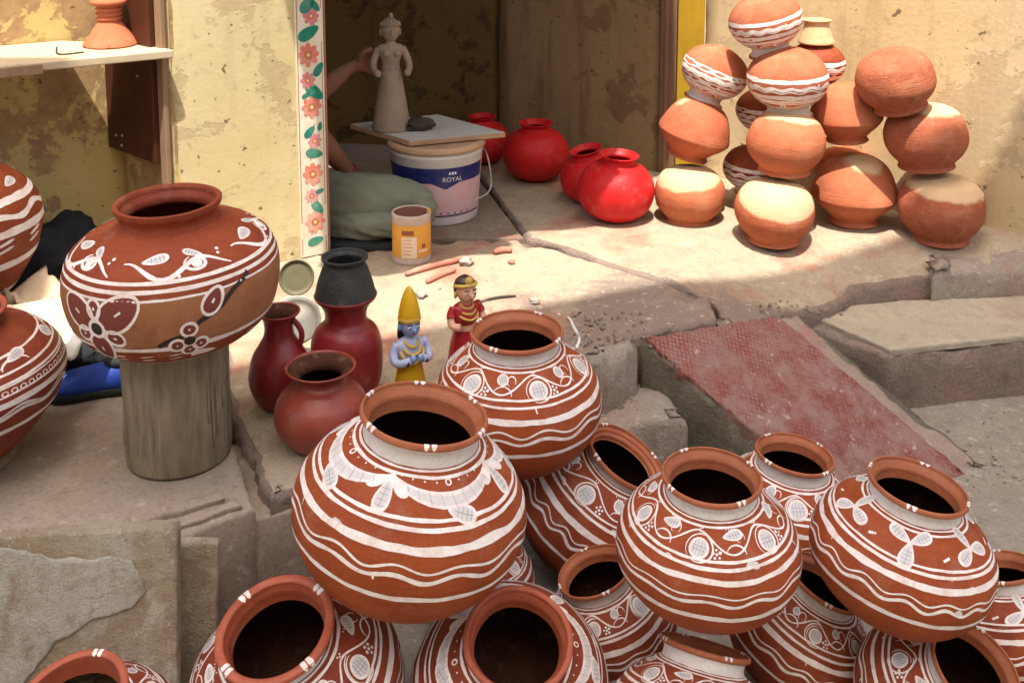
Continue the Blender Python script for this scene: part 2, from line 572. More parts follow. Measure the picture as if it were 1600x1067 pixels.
# ------------------------------------------------------------------ rough solids
def resample(poly, step):
    out = []
    n = len(poly)
    for i in range(n):
        a, b = Vector(poly[i][:2]), Vector(poly[(i + 1) % n][:2])
        m = max(1, int((b - a).length / step))
        for k in range(m):
            out.append(a.lerp(b, k / m))
    return out


def rough_slab(name, poly, z0, zf, mat, parent=None, step=.025, jit=.006, rnd=.014, grid=.06, ztop=.003, seed=0, side_mat=None, chip=0.0):
    """prism with a worn, chipped edge; zf = top height or function(x, y)"""
    f = zf if callable(zf) else (lambda x, y: zf)
    area = sum(poly[i][0] * poly[(i + 1) % len(poly)][1] - poly[(i + 1) % len(poly)][0] * poly[i][1] for i in range(len(poly)))
    if area < 0: poly = poly[::-1]
    base = resample(poly, step)
    n = len(base)
    S = Vector((seed * 5.17, seed * 2.3, seed))

    def nz(x, y, z, s):
        return noise.noise(Vector((x * s, y * s, z * s)) + S)
    nrm = []
    for i in range(n):
        t = base[(i + 1) % n] - base[i - 1]
        nrm.append(Vector((-t.y, t.x)).normalized())     # points inwards (ccw)
    vs, fs = [], []
    zt0 = [f(p.x, p.y) for p in base]
    rings = []
    # rows of the side, from the foot up, then the rounded shoulder
    rows = [(0, 0.0), (0, .3), (0, .6), (0, .85)]
    for (ins, fr) in rows:
        ring = []
        for i, p in enumerate(base):
            zz0 = z0(p.x, p.y) if callable(z0) else z0
            z = zz0 + (zt0[i] - rnd - zz0) * fr / .85
            k = jit * (nz(p.x, p.y, z, 22) + .7 * nz(p.x, p.y, z, 60))
            q = p + nrm[i] * (k + jit * .3)
            ring.append(len(vs))
            vs.append((q.x, q.y, z))
        rings.append(ring)
    chips = [max(0.0, nz(p.x, p.y, 3.3, 9) - .12) * chip for p in base]
    for (ins, dz) in ((.3, .30), (1.0, .03), (2.0, 0.0)):
        ring = []
        for i, p in enumerate(base):
            k = jit * (nz(p.x, p.y, zt0[i], 22) + .7 * nz(p.x, p.y, zt0[i], 60))
            q = p + nrm[i] * (rnd * ins + k + jit * .3 + chips[i] * (.4 if ins < 2 else .9))
            z = f(q.x, q.y) - rnd * dz - chips[i] * (.75 if ins < 2 else .25)
            z += ztop * nz(q.x, q.y, 0, 7) * min(1, ins)
            ring.append(len(vs))
            vs.append((q.x, q.y, z))
        rings.append(ring)
    for a, b in zip(rings, rings[1:]):
        for i in range(n):
            j = (i + 1) % n
            fs.append((a[i], a[j], b[j], b[i]))
    nside = len(fs)
    # top
    inner = [Vector(vs[i][:2]) for i in rings[-1]]
    pts = list(inner)
    xs = [p.x for p in inner]
    ys = [p.y for p in inner]

    def inside(x, y):
        r = False
        for i in range(n):
            a, b = inner[i], inner[i - 1]
            if (a.y > y) != (b.y > y) and x < (b.x - a.x) * (y - a.y) / (b.y - a.y) + a.x:
                r = not r
        return r
    rg = random.Random(seed + 11)
    x = min(xs)
    while x < max(xs):
        y = min(ys)
        while y < max(ys):
            xx, yy = x + rg.uniform(-.3, .3) * grid, y + rg.uniform(-.3, .3) * grid
            if inside(xx, yy): pts.append(Vector((xx, yy)))
            y += grid
        x += grid
    ov, oe, of, orig, _, _ = delaunay_2d_cdt(pts, [(i, (i + 1) % n) for i in range(n)], [list(range(n))], 1, 1e-5)
    base_i = len(vs)
    idx = []
    for k, p in enumerate(ov):
        src = [q for q in orig[k] if q < n]
        if src:
            idx.append(rings[-1][src[0]])
        else:
            idx.append(len(vs))
            vs.append((p.x, p.y, f(p.x, p.y) + ztop * nz(p.x, p.y, 0, 7) + ztop * .5 * nz(p.x, p.y, 1, 19)))
    for t in of:
        fs.append(tuple(idx[i] for i in t))
    me = bpy.data.meshes.new(name)
    me.from_pydata(vs, [], fs)
    me.polygons.foreach_set('use_smooth', [True] * len(fs))
    me.materials.append(mat)
    if side_mat:
        me.materials.append(side_mat)
        for i in range(n * 5):
            me.polygons[i].material_index = 1
    me.update()
    me.validate()
    bm = bmesh.new(); bm.from_mesh(me)
    bmesh.ops.recalc_face_normals(bm, faces=bm.faces)
    bm.to_mesh(me); bm.free()
    return link(name, me, parent)


def wall(name, a, b, z0, z1, thick, mat, parent=None, wav=.006, cell=.05, seed=0, edge=.006):
    """upright wall from a to b (left to right as seen); the body lies behind the face"""
    a, b = Vector(a).to_3d(), Vector(b).to_3d()
    u = (b - a)
    Ln = u.length
    u.normalize()
    nb = Vector((-u.y, u.x, 0))
    nu, nv = max(2, int(Ln / cell)), max(2, int((z1 - z0) / cell))
    vs, fs = [], []
    for j in range(nv + 1):
        for i in range(nu + 1):
            z = z0 + (z1 - z0) * j / nv
            s = Ln * i / nu
            if i == 0: s += edge * noise.noise((seed, z * 6, 1)) + edge * .5 * noise.noise((seed, z * 22, 2))
            if i == nu: s += edge * noise.noise((seed, z * 6, 4)) + edge * .5 * noise.noise((seed, z * 22, 5))
            off = wav * noise.noise((s * 2.3 + seed * 3.7, z * 2.3, seed)) + wav * .35 * noise.noise((s * 9, z * 9, seed))
            if i in (0, nu): off += .006
            p = a + u * s + nb * off
            vs.append((p.x, p.y, z))
    w = nu + 1
    for j in range(nv):
        for i in range(nu):
            fs.append((j * w + i, j * w + i + 1, (j + 1) * w + i + 1, (j + 1) * w + i))
    # back and sides
    bi = len(vs)
    for j in range(nv + 1):
        for i in (0, nu):
            x, y, z = vs[j * w + i]
            p = Vector((x, y, z)) + nb * thick
            vs.append(tuple(p))
    for j in range(nv):
        l0, l1, r0, r1 = bi + 2 * j, bi + 2 * j + 2, bi + 2 * j + 1, bi + 2 * j + 3
        fs.append((l0, j * w, (j + 1) * w, l1))
        fs.append((j * w + nu, r0, r1, (j + 1) * w + nu))
        fs.append((r0, l0, l1, r1))
    t = nv * w
    fs.append(tuple([t + i for i in range(nu + 1)] + [bi + 2 * nv + 1, bi + 2 * nv]))
    me = bpy.data.meshes.new(name)
    me.from_pydata(vs, [], fs)
    sm = [True] * (nu * nv) + [False] * (len(fs) - nu * nv)
    me.polygons.foreach_set('use_smooth', sm)
    me.materials.append(mat)
    me.update()
    return link(name, me, parent)


# ------------------------------------------------------------------ the setting
# lane ground: one big sheet, finely dimpled near the camera
def make_street():
    vs, fs = [], []
    xs = [-30, -12, -6, -3.5] + [-2.2 + i * .05 for i in range(96)] + [3.5, 6, 12, 30]
    ys = [-30, -12, -6, -2, 0] + [.6 + i * .05 for i in range(60)] + [4.4, 6, 12, 30]
    for y in ys:
        for x in xs:
            z = STREET
            if -2.2 < x < 2.6 and .6 < y < 3.6:
                z += .006 * noise.noise((x * 4, y * 4, 0)) + .003 * noise.noise((x * 14, y * 14, 2))
            vs.append((x, y, z))
    w = len(xs)
    for j in range(len(ys) - 1):
        for i in range(w - 1):
            fs.append((j * w + i, j * w + i + 1, (j + 1) * w + i + 1, (j + 1) * w + i))
    me = bpy.data.meshes.new('street')
    me.from_pydata(vs, [], fs)
    me.polygons.foreach_set('use_smooth', [True] * len(fs))
    me.materials.append(MAT['street'])
    return tag(link('street', me), kind='structure')


make_street()


def clamp(x, a=0.0, b=1.0): return max(a, min(b, x))


def plat_z(x, y):
    return -.095 * clamp((3.42 - y) / .3) * clamp((x - .45) / .45)


platform = tag(empty('stone_platform', (0, 2.3, 0)), kind='structure')
platform.location = (0, 0, 0)
gA, gB = G(408, 787), G(362, 668)
fU = Vector((.848, .53))          # along the shop front
left_poly = [(-3.2, 1.70), (-1.0, 1.84), G(285, 834)[:2], (gA.x - .012, gA.y - .004), (gB.x - .004, gB.y),
             G(340, 610)[:2], (-.86, 3.2), (-.86, 3.7), (-3.2, 3.7)]
rough_slab('slab', [Vector(p) for p in left_poly], STREET - .03, -.004, MAT['plat_left'], platform, seed=1, jit=.006, rnd=.010, ztop=.003, chip=.03)
mid_poly = [(gA.x + .012, gA.y + .01), G(470, 766)[:2], (-.02, 2.30), G(935, 550)[:2], G(1000, 521)[:2], G(1120, 499)[:2],
            G(1113, 461)[:2], G(862, 385)[:2], G(820, 372)[:2], G(640, 372)[:2], G(560, 392)[:2], (-.85, 3.2), G(346, 606)[:2], (gB.x + .008, gB.y)]
mid_poly = [Vector(p) for p in mid_poly]
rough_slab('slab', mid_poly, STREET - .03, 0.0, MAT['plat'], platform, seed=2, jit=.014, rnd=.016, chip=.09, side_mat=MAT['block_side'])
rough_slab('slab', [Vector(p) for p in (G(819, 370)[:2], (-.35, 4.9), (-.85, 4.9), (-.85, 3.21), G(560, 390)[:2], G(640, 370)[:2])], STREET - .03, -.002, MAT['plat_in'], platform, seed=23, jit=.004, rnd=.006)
e1, e2 = G(1117, 460), G(866, 384)
right_poly = [(e1.x, e1.y), G(1128, 499)[:2], G(1235, 480, -.05)[:2], G(1335, 458, -.09)[:2], G(1460, 446, -.09)[:2], G(1600, 436, -.09)[:2], (3.4, 3.3), (3.4, 5.0), (-.34, 4.9), G(824, 371)[:2], (e2.x, e2.y)]
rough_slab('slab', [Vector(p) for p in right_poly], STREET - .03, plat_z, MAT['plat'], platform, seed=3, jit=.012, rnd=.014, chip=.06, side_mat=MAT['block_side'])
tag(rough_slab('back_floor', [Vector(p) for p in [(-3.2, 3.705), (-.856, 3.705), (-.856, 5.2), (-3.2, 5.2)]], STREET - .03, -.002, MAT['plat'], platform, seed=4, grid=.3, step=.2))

fp = [(gA.x - .10, gA.y - .045), (gA.x + .09, gA.y + .055), (gB.x + .06, gB.y), (gB.x - .06, gB.y)]
rough_slab('slab', [Vector(p) for p in fp], STREET - .03, -.035, MAT['plat_left'], platform, seed=24, jit=.003, rnd=.006)
# broken ledge left of the ramp
ledge = [G(880, 545, -.10)[:2], G(985, 538, -.10)[:2], G(1040, 600, -.13)[:2], G(1075, 660, -.15)[:2], G(930, 668, -.15)[:2], G(860, 640, -.15)[:2]]
tag(rough_slab('broken_ledge', [Vector(p) for p in ledge], STREET - .02, -.14, MAT['rubble'], None, step=.014, jit=.008, rnd=.02, grid=.02, ztop=.008, seed=5, chip=.02),
    'low broken concrete ledge between the ramp and the pots', 'ledge')
# rough lip of the platform, lumps of broken concrete
for k, (pp, hh, lb) in enumerate([
    ([G(893, 505), G(985, 512), G(1000, 534), G(950, 560), G(900, 556)], .004, 'crumbling concrete lip at the platform edge beside the ramp'),
    ([G(1440, 395, -.03), G(1520, 382, -.02), G(1620, 372, -.02), G(1700, 420, -.05), G(1600, 437, -.08), G(1455, 446, -.08)], -.03, 'rough raised concrete ledge at the foot of the right wall')]):
    tag(rough_slab('broken_concrete', [Vector(p[:2]) for p in pp], STREET - .01, hh, MAT['rubble'], None, step=.012, jit=.012, rnd=.03, grid=.016, ztop=.014, seed=6 + k, chip=.03), lb, 'concrete')

# ramp with a worn red sheet
rA, rB = G(998, 530, -.012), G(1242, 488, -.035)
rD = Vector((.42, -.29, -.28)) * 1.06


def ramp_z(x, y):
    e = rB - rA
    dx, dy = x - rA.x, y - rA.y
    det = rD.x * e.y - rD.y * e.x
    s = (dx * e.y - dy * e.x) / det
    t = (rD.x * dy - rD.y * dx) / det
    return rA.z + (rB.z - rA.z) * clamp(t) + rD.z * s + .004


ramp = rough_slab('concrete_ramp', [Vector(p[:2]) for p in (rA, rA + rD, rB + rD, rB)], STREET - .04, ramp_z, MAT['ramp'], None, step=.014, jit=.012, rnd=.012, grid=.035, ztop=.008, seed=12, side_mat=MAT['ramp_side'], chip=.04)
tag(ramp, 'sloping concrete ramp running from the platform down to the lane', 'ramp')
q0 = rA + (rB - rA) * .015 + rD * .015
q1 = rA + (rB - rA) * .86 + rD * .02
q2 = rA + (rB - rA) * .82 + rD * .97
q3 = rA + (rB - rA) * .015 + rD * .97
rough_slab('red_sheet', [Vector(p[:2]) for p in (q0, q3, q2, q1)], lambda x, y: ramp_z(x, y) - .03, lambda x, y: ramp_z(x, y) + .010, MAT['red_sheet'], ramp, step=.012, jit=.008, rnd=.004, grid=.03, ztop=.006, seed=13, chip=.01)

# pale block beside the ramp
zb = -.13
blk = empty('stone_block', (G(1385, 560, zb).x, G(1385, 560, zb).y, STREET))
blk.location = (0, 0, 0)
tag(blk, 'pale flat-topped stone block used as a step at the right', 'step')
bp = [G(1232, 494, zb), G(1386, 547, zb), G(1600, 524, zb), G(1900, 500, zb), G(1900, 440, zb), G(1600, 459, zb), G(1330, 468, zb)]
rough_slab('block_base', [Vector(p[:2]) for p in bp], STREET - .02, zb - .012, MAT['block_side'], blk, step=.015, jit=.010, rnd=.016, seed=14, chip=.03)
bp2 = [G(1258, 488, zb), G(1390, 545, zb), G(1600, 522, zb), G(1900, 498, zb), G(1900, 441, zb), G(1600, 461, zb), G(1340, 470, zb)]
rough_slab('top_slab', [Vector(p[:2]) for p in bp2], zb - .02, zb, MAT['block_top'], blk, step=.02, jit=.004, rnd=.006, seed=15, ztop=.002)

# shop front ---------------------------------------------------------------
A0 = Vector((-.955, 3.02))        # pillar, left end
A1 = Vector((-.64, 3.217))        # pillar, start of the flowered board
A2 = Vector((-.585, 3.25))        # door edge
sideIn = Vector((-.743, .669))
B0 = A0 + sideIn * .29            # back corner of the alcove
front = empty('front_pillar', (A0.x, A0.y, 0)); front.location = (0, 0, 0)
tag(front, 'pale yellow limewashed pillar beside the dark doorway', 'pillar')
wall('plaster', A0, A1 + (A2 - A1) * .9, -.02, 2.6, .13, MAT['wall'], front, seed=1)
alc = empty('alcove_wall', (B0.x, B0.y, 0)); alc.location = (0, 0, 0)
tag(alc, 'peeling yellow wall of the alcove behind the shelf', 'wall')
wall('back_face', B0 - fU * 2.6, B0 + fU * .02, -.02, 2.6, .15, MAT['wall_alcove'], alc, seed=2)
# reveal between alcove and pillar, faces left
uu = (A0 - B0)
wall('reveal', B0 + Vector((.004, .004)), A0 + Vector((.004, .004)), -.02, 2.6, .12, MAT['wall_alcove'], alc, seed=3, wav=.003)

# brown board on the reveal + its pale front post
n_rev = Vector((-uu.y, uu.x)).normalized() * -1
ub = uu.normalized()
bd = empty('cupboard_side', (0, 0, 0))
tag(bd, 'dark brown wooden panel fixed inside the alcove under the shelf', 'panel')


def upright(mb, a, b, z0, z1, t, nrm):
    a, b, nn = Vector(a).to_3d(), Vector(b).to_3d(), Vector(nrm).to_3d() * t
    vs = []
    for z in (z0, z1):
        for p in (a, b, b + nn, a + nn):
            vs.append((p.x, p.y, z))
    mb.add(vs, [(3, 2, 1, 0), (4, 5, 6, 7), (0, 1, 5, 4), (1, 2, 6, 5), (2, 3, 7, 6), (3, 0, 4, 7)])
    return mb


zbd = P(232, 257, 3.1).z
upright(MB(), B0 + n_rev * .012, A0 - ub * .03 + n_rev * .012, zbd, 1.6, .022, n_rev).build('board', MAT['dark_wood'], bd, False, bevel=.002)
upright(MB(), A0 - ub * .026 + n_rev * .004, A0 + ub * .006 + n_rev * .004, .12, 1.62, .016, n_rev).build('front_post', MAT['mid_wood'], bd, False, bevel=.003)
for (a, z) in ((.18, zbd + .045), (.3, zbd + .05), (.28, zbd + .02), (.65, zbd + .24)):
    p = B0 + (A0 - B0) * a
    MB().ball((p.x + n_rev.x * .036, p.y + n_rev.y * .036, z), .004, 8, 6).build('nail', MAT['wire'], bd)

# flowered board on the door edge
strip = empty('flowered_board', (A1.x, A1.y, 0)); strip.location = (0, 0, 0)
tag(strip, 'white painted board with coral flowers and green leaves on the door edge', 'board')
sA = A1 - fU * .0 + Vector((.53, -.848)) * .012
Ls = (A2 - A1).length + .022
upright(MB(), sA, sA + fU * Ls, 0.002, 2.5, .02, Vector((-.53, .848))).build('plank', MAT['strip'], strip, False, bevel=.003)
upright(MB(), sA + fU * Ls, sA + fU * (Ls + .006), 0.002, 2.5, .15, Vector((-.53, .848))).build('edge_trim', MAT['strip_edge'], strip, False)


def on_strip(x, z, off):
    p = sA + fU * (x * Ls) + Vector((.53, -.848)) * off
    return Vector((p.x, p.y, z))


def flat_poly(mb, pts):
    n = len(mb.v)
    c = sum(pts, Vector()) / len(pts)
    mb.v.append(tuple(c))
    mb.v += [tuple(p) for p in pts]
    for i in range(len(pts)):
        mb.f.append((n, n + 1 + i, n + 1 + (i + 1) % len(pts)))


for x0, x1, o in ((.02, .05, .0004), (.90, .925, .0004)):
    m = MB()
    zz = [.01 + i * .05 for i in range(50)]
    for i in range(len(zz) - 1):
        j = lambda z: .008 * noise.noise((z * 9, x0 * 40, 0))
        if noise.noise((zz[i] * 5, x0 * 9, 3)) > .38: continue
        m.add([on_strip(x0 + j(zz[i]), zz[i], o), on_strip(x1 + j(zz[i]), zz[i], o), on_strip(x1 + j(zz[i + 1]), zz[i + 1], o), on_strip(x0 + j(zz[i + 1]), zz[i + 1], o)], [(0, 1, 2, 3)])
    m.build('painted_line', MAT['strip_edge'], strip, False)


def zs(py): return P(475, py, 3.27).z


rs = random.Random(4)
for (fx, py, r, mt) in ((.55, 25, .026, 'flower2'), (.42, 87, .034, 'flower'), (.38, 128, .024, 'flower2'), (.50, 172, .032, 'flower'), (.58, 228, .022, 'flower2'),
                        (.48, 282, .033, 'flower'), (.42, 318, .022, 'flower2'), (.52, 362, .033, 'flower'), (.5, -30, .034, 'flower'), (.45, -80, .03, 'flower2'), (.5, -140, .034, 'flower')):
    c = zs(py)
    m = MB()
    npet = 8
    for k in range(npet):
        a = 2 * pi * k / npet + rs.uniform(-.1, .1)
        pts = []
        for q in range(8):
            w = 2 * pi * q / 8
            lx, lz = r * (.62 + .40 * cos(w)), r * .27 * sin(w)
            X, Z = lx * cos(a) - lz * sin(a), lx * sin(a) + lz * cos(a)
            pts.append(on_strip(fx + X / Ls, c + Z * 1.1, .0006 + .00004 * k))
        flat_poly(m, pts)
    fl = m.build('flower', MAT[mt], strip, False)
    for rr, oo, mm in ((.36, .0011, 'strip_edge'), (.27, .0013, 'flower_mid'), (.12, .0015, 'strip')):
        m = MB()
        flat_poly(m, [on_strip(fx + rr * r * cos(w * pi / 6) / Ls, c + rr * r * sin(w * pi / 6), oo) for w in range(12)])
        m.build('flower_ring', MAT[mm], fl, False)
for (fx, py, r, a) in ((.45, 5, .034, .9), (.72, 10, .02, -.9), (.45, 52, .036, .5), (.78, 112, .024, 1.0), (.62, 148, .034, -.7), (.3, 152, .014, .4), (.40, 212, .022, .8),
                       (.78, 205, .014, 1.4), (.55, 248, .028, -.2), (.72, 312, .014, .3), (.62, 338, .026, -.9), (.52, 394, .026, .2), (.5, -55, .03, .6), (.5, -110, .03, -.6)):
    c = zs(py)
    pts = []
    for q in range(14):
        w = 2 * pi * q / 14
        lx, lz = r * cos(w), r * .52 * sin(w) * (1 - .25 * cos(w))
        X, Z = lx * cos(a) - lz * sin(a), lx * sin(a) + lz * cos(a)
        pts.append(on_strip(fx + X / Ls, c + Z, .0008))
    m = MB(); flat_poly(m, pts); lf = m.build('leaf', MAT['leaf'], strip, False)
m = MB()
pr = None
for i in range(120):
    py = -150 + i * 4.6
    x = .52 + .13 * sin(py * .045)
    z = zs(py)
    if pr and (i % 9) > 4:
        m.add([on_strip(pr[0] - .018, pr[1], .0003), on_strip(pr[0] + .018, pr[1], .0003), on_strip(x + .018, z, .0003), on_strip(x - .018, z, .0003)], [(0, 1, 2, 3)])
    pr = (x, z)
m.build('stem', MAT['stem'], strip, False)['kind'] = 'stuff'

# inside the shop
J0 = G(1027, 268); J0 = Vector((J0.x, J0.y))
C0 = Vector((-.055, 4.42))
room = empty('shop_room', (0, 0, 0))
tag(room, 'dim brown-walled room of the shop behind the doorway', 'room')
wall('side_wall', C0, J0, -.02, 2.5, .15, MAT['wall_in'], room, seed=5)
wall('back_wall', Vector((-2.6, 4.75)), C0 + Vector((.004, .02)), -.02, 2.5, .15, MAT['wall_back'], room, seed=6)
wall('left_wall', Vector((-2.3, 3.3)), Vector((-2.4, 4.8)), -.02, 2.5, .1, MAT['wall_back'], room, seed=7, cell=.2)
mb = MB()
mb.add([(-3, 3.45, 2.45), (-.6, 3.36, 2.45), (.75, 4.15, 2.45), (.75, 5.2, 2.45), (-3, 5.2, 2.45),
        (-3, 3.45, 2.6), (-.6, 3.36, 2.6), (.75, 4.15, 2.6), (.75, 5.2, 2.6), (-3, 5.2, 2.6)],
       [(0, 1, 2, 3, 4), (9, 8, 7, 6, 5), (0, 5, 6, 1), (1, 6, 7, 2), (2, 7, 8, 3), (3, 8, 9, 4), (4, 9, 5, 0)])
mb.build('ceiling', MAT['wall_back'], room, False)

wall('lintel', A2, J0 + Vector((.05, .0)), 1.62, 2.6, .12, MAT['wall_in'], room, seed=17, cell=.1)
jm = empty('door_jamb', (0, 0, 0))
tag(jm, 'brown and mustard wooden door jamb behind the stacked pots', 'jamb')
J1 = J0 + Vector((.058, -.03))
J2 = J1 + Vector((.10, -.012))
upright(MB(), J0 + Vector((0, -.012)), J1 + Vector((0, -.012)), .002, 2.5, .12, (0.2, 1)).build('brown_post', MAT['jamb'], jm, False, bevel=.004)
upright(MB(), J0 + Vector((.014, -.03)), J0 + Vector((.03, -.036)), .002, 2.5, .03, (0.2, 1)).build('bead', MAT['jamb'], jm, False, bevel=.003)
upright(MB(), J1 + Vector((.002, -.02)), J2 + Vector((0, -.02)), .002, 2.5, .12, (0.1, 1)).build('mustard_post', MAT['yellow_jamb'], jm, False, bevel=.004)
R0 = J2 + Vector((.002, -.0))
R1 = R0 + Vector((.79, -.54)) * 3.4
rw = wall('right_wall', R0, R1, -.12, 2.6, .2, MAT['wall_right'], None, seed=8, cell=.06)
tag(rw, 'worn beige-yellow plaster wall behind the stacked unpainted pots', 'wall')

# awning over the pillar, and unseen sheets added to shade doorway and lane
def sheet(name, pts, z, th, mat, label, cat):
    m = MB()
    n = len(pts)
    m.add([(p[0], p[1], z) for p in pts] + [(p[0], p[1], z + th) for p in pts],
          [tuple(range(n))[::-1], tuple(range(n, 2 * n))] + [(i, (i + 1) % n, n + (i + 1) % n, n + i) for i in range(n)])
    o = m.build(name, mat, None, False)
    return tag(o, label, cat)


def sh(p, z):   # where a ray that lands on p (z=0) crosses the level z
    return (p[0] - SUN.x * z, p[1] - SUN.y * z)


ragged = [(-.575, 3.15), (-.50, 3.085), (-.38, 3.07), (-.28, 3.12), (-.22, 3.14), (-.16, 3.235), (-.05, 3.25), (.0, 3.33), (-.05, 3.39), (.06, 3.45), (.17, 3.46), (.30, 3.50),
          (.36, 3.545), (.33, 3.63), (.40, 3.78), (.50, 4.0), (.62, 4.12), (.62, 4.75), (-.575, 4.75)]
sheet('door_shade_sheet', [sh(p, 1.9) for p in ragged], 1.9, .03, MAT['sheeting'], 'unseen sheet added above the doorway, cut to the shade pattern', 'light_blocker')  # added out of view, outline traced back from the wanted floor shade
fN = Vector((.53, -.848))
lo = (SUN.y * .848 - SUN.x * .53) * (2.35 - .47)
p0, p1 = A2 + fU * .015, A0 + fU * .02
sheet('wall_awning', [tuple(p1), tuple(p0), tuple(p0 + fN * lo), tuple(p1 + fN * lo)], 2.36, .04, MAT['sheeting'], 'narrow sheet awning above the pillar and alcove', 'awning')
zr = 5.6
ea, eb = sh((-1.12, 2.82 - .47 * 1.12), zr), sh((1.75, 2.82 + .47 * 1.75), zr)
ex, ey = sh((-1.13, 3.1), zr), sh((-6, 3.1), zr)
ec = sh((2.2, 4.6), zr)
sheet('lane_shade_sheet', [sh((-3.2, 3.1), zr), ex, ea, eb, ec, sh((3.2, 4.6), zr), sh((3.2, .75), zr), sh((-3.2, .75), zr)], zr, .03, MAT['sheeting'], 'unseen grey sheet added high over the lane to shade the pots', 'sun_blocker')  # added out of view, edge bent to shade the heap and rear jar
ho = wall('opposite_house', Vector((7, -3.2)), Vector((-7, -3.2)), STREET, 5.2, .3, MAT['wall_far'], None, seed=9, cell=.5)
tag(ho, 'cream house across the lane behind the viewer', 'house')
# ------------------------------------------------------------------ pots
class Surf:
    """surface of revolution given by (t, r, z) samples, t rising"""
    def __init__(self, tab, wob=0.0, seed=0):
        self.tab, self.wob, self.seed = tab, wob, seed

    def rz(self, t):
        tb = self.tab
        if t <= tb[0][0]: return tb[0][1], tb[0][2]
        if t >= tb[-1][0]: return tb[-1][1], tb[-1][2]
        lo, hi = 0, len(tb) - 1
        while hi - lo > 1:
            m = (lo + hi) // 2
            if tb[m][0] <= t: lo = m
            else: hi = m
        a, b = tb[lo], tb[hi]
        k = (t - a[0]) / (b[0] - a[0])
        return a[1] + (b[1] - a[1]) * k, a[2] + (b[2] - a[2]) * k

    def st(self, t, e=.012):
        a, b = self.rz(t - e), self.rz(t + e)
        return max(1e-3, sqrt((b[0] - a[0]) ** 2 + (b[1] - a[1]) ** 2) / (2 * e))

    def pos(self, th, t, off):
        e = .015
        r, z = self.rz(t)
        a, b = self.rz(t - e), self.rz(t + e)
        dr, dz = b[0] - a[0], b[1] - a[1]
        l = sqrt(dr * dr + dz * dz) or 1
        nr, nz = dz / l, -dr / l
        if self.wob:
            r *= 1 + self.wob * noise.noise((cos(th) * .9 + self.seed * 7.3, sin(th) * .9, z * 1.5 + self.seed))
        return Vector(((r + nr * off) * cos(th), (r + nr * off) * sin(th), z + nz * off))


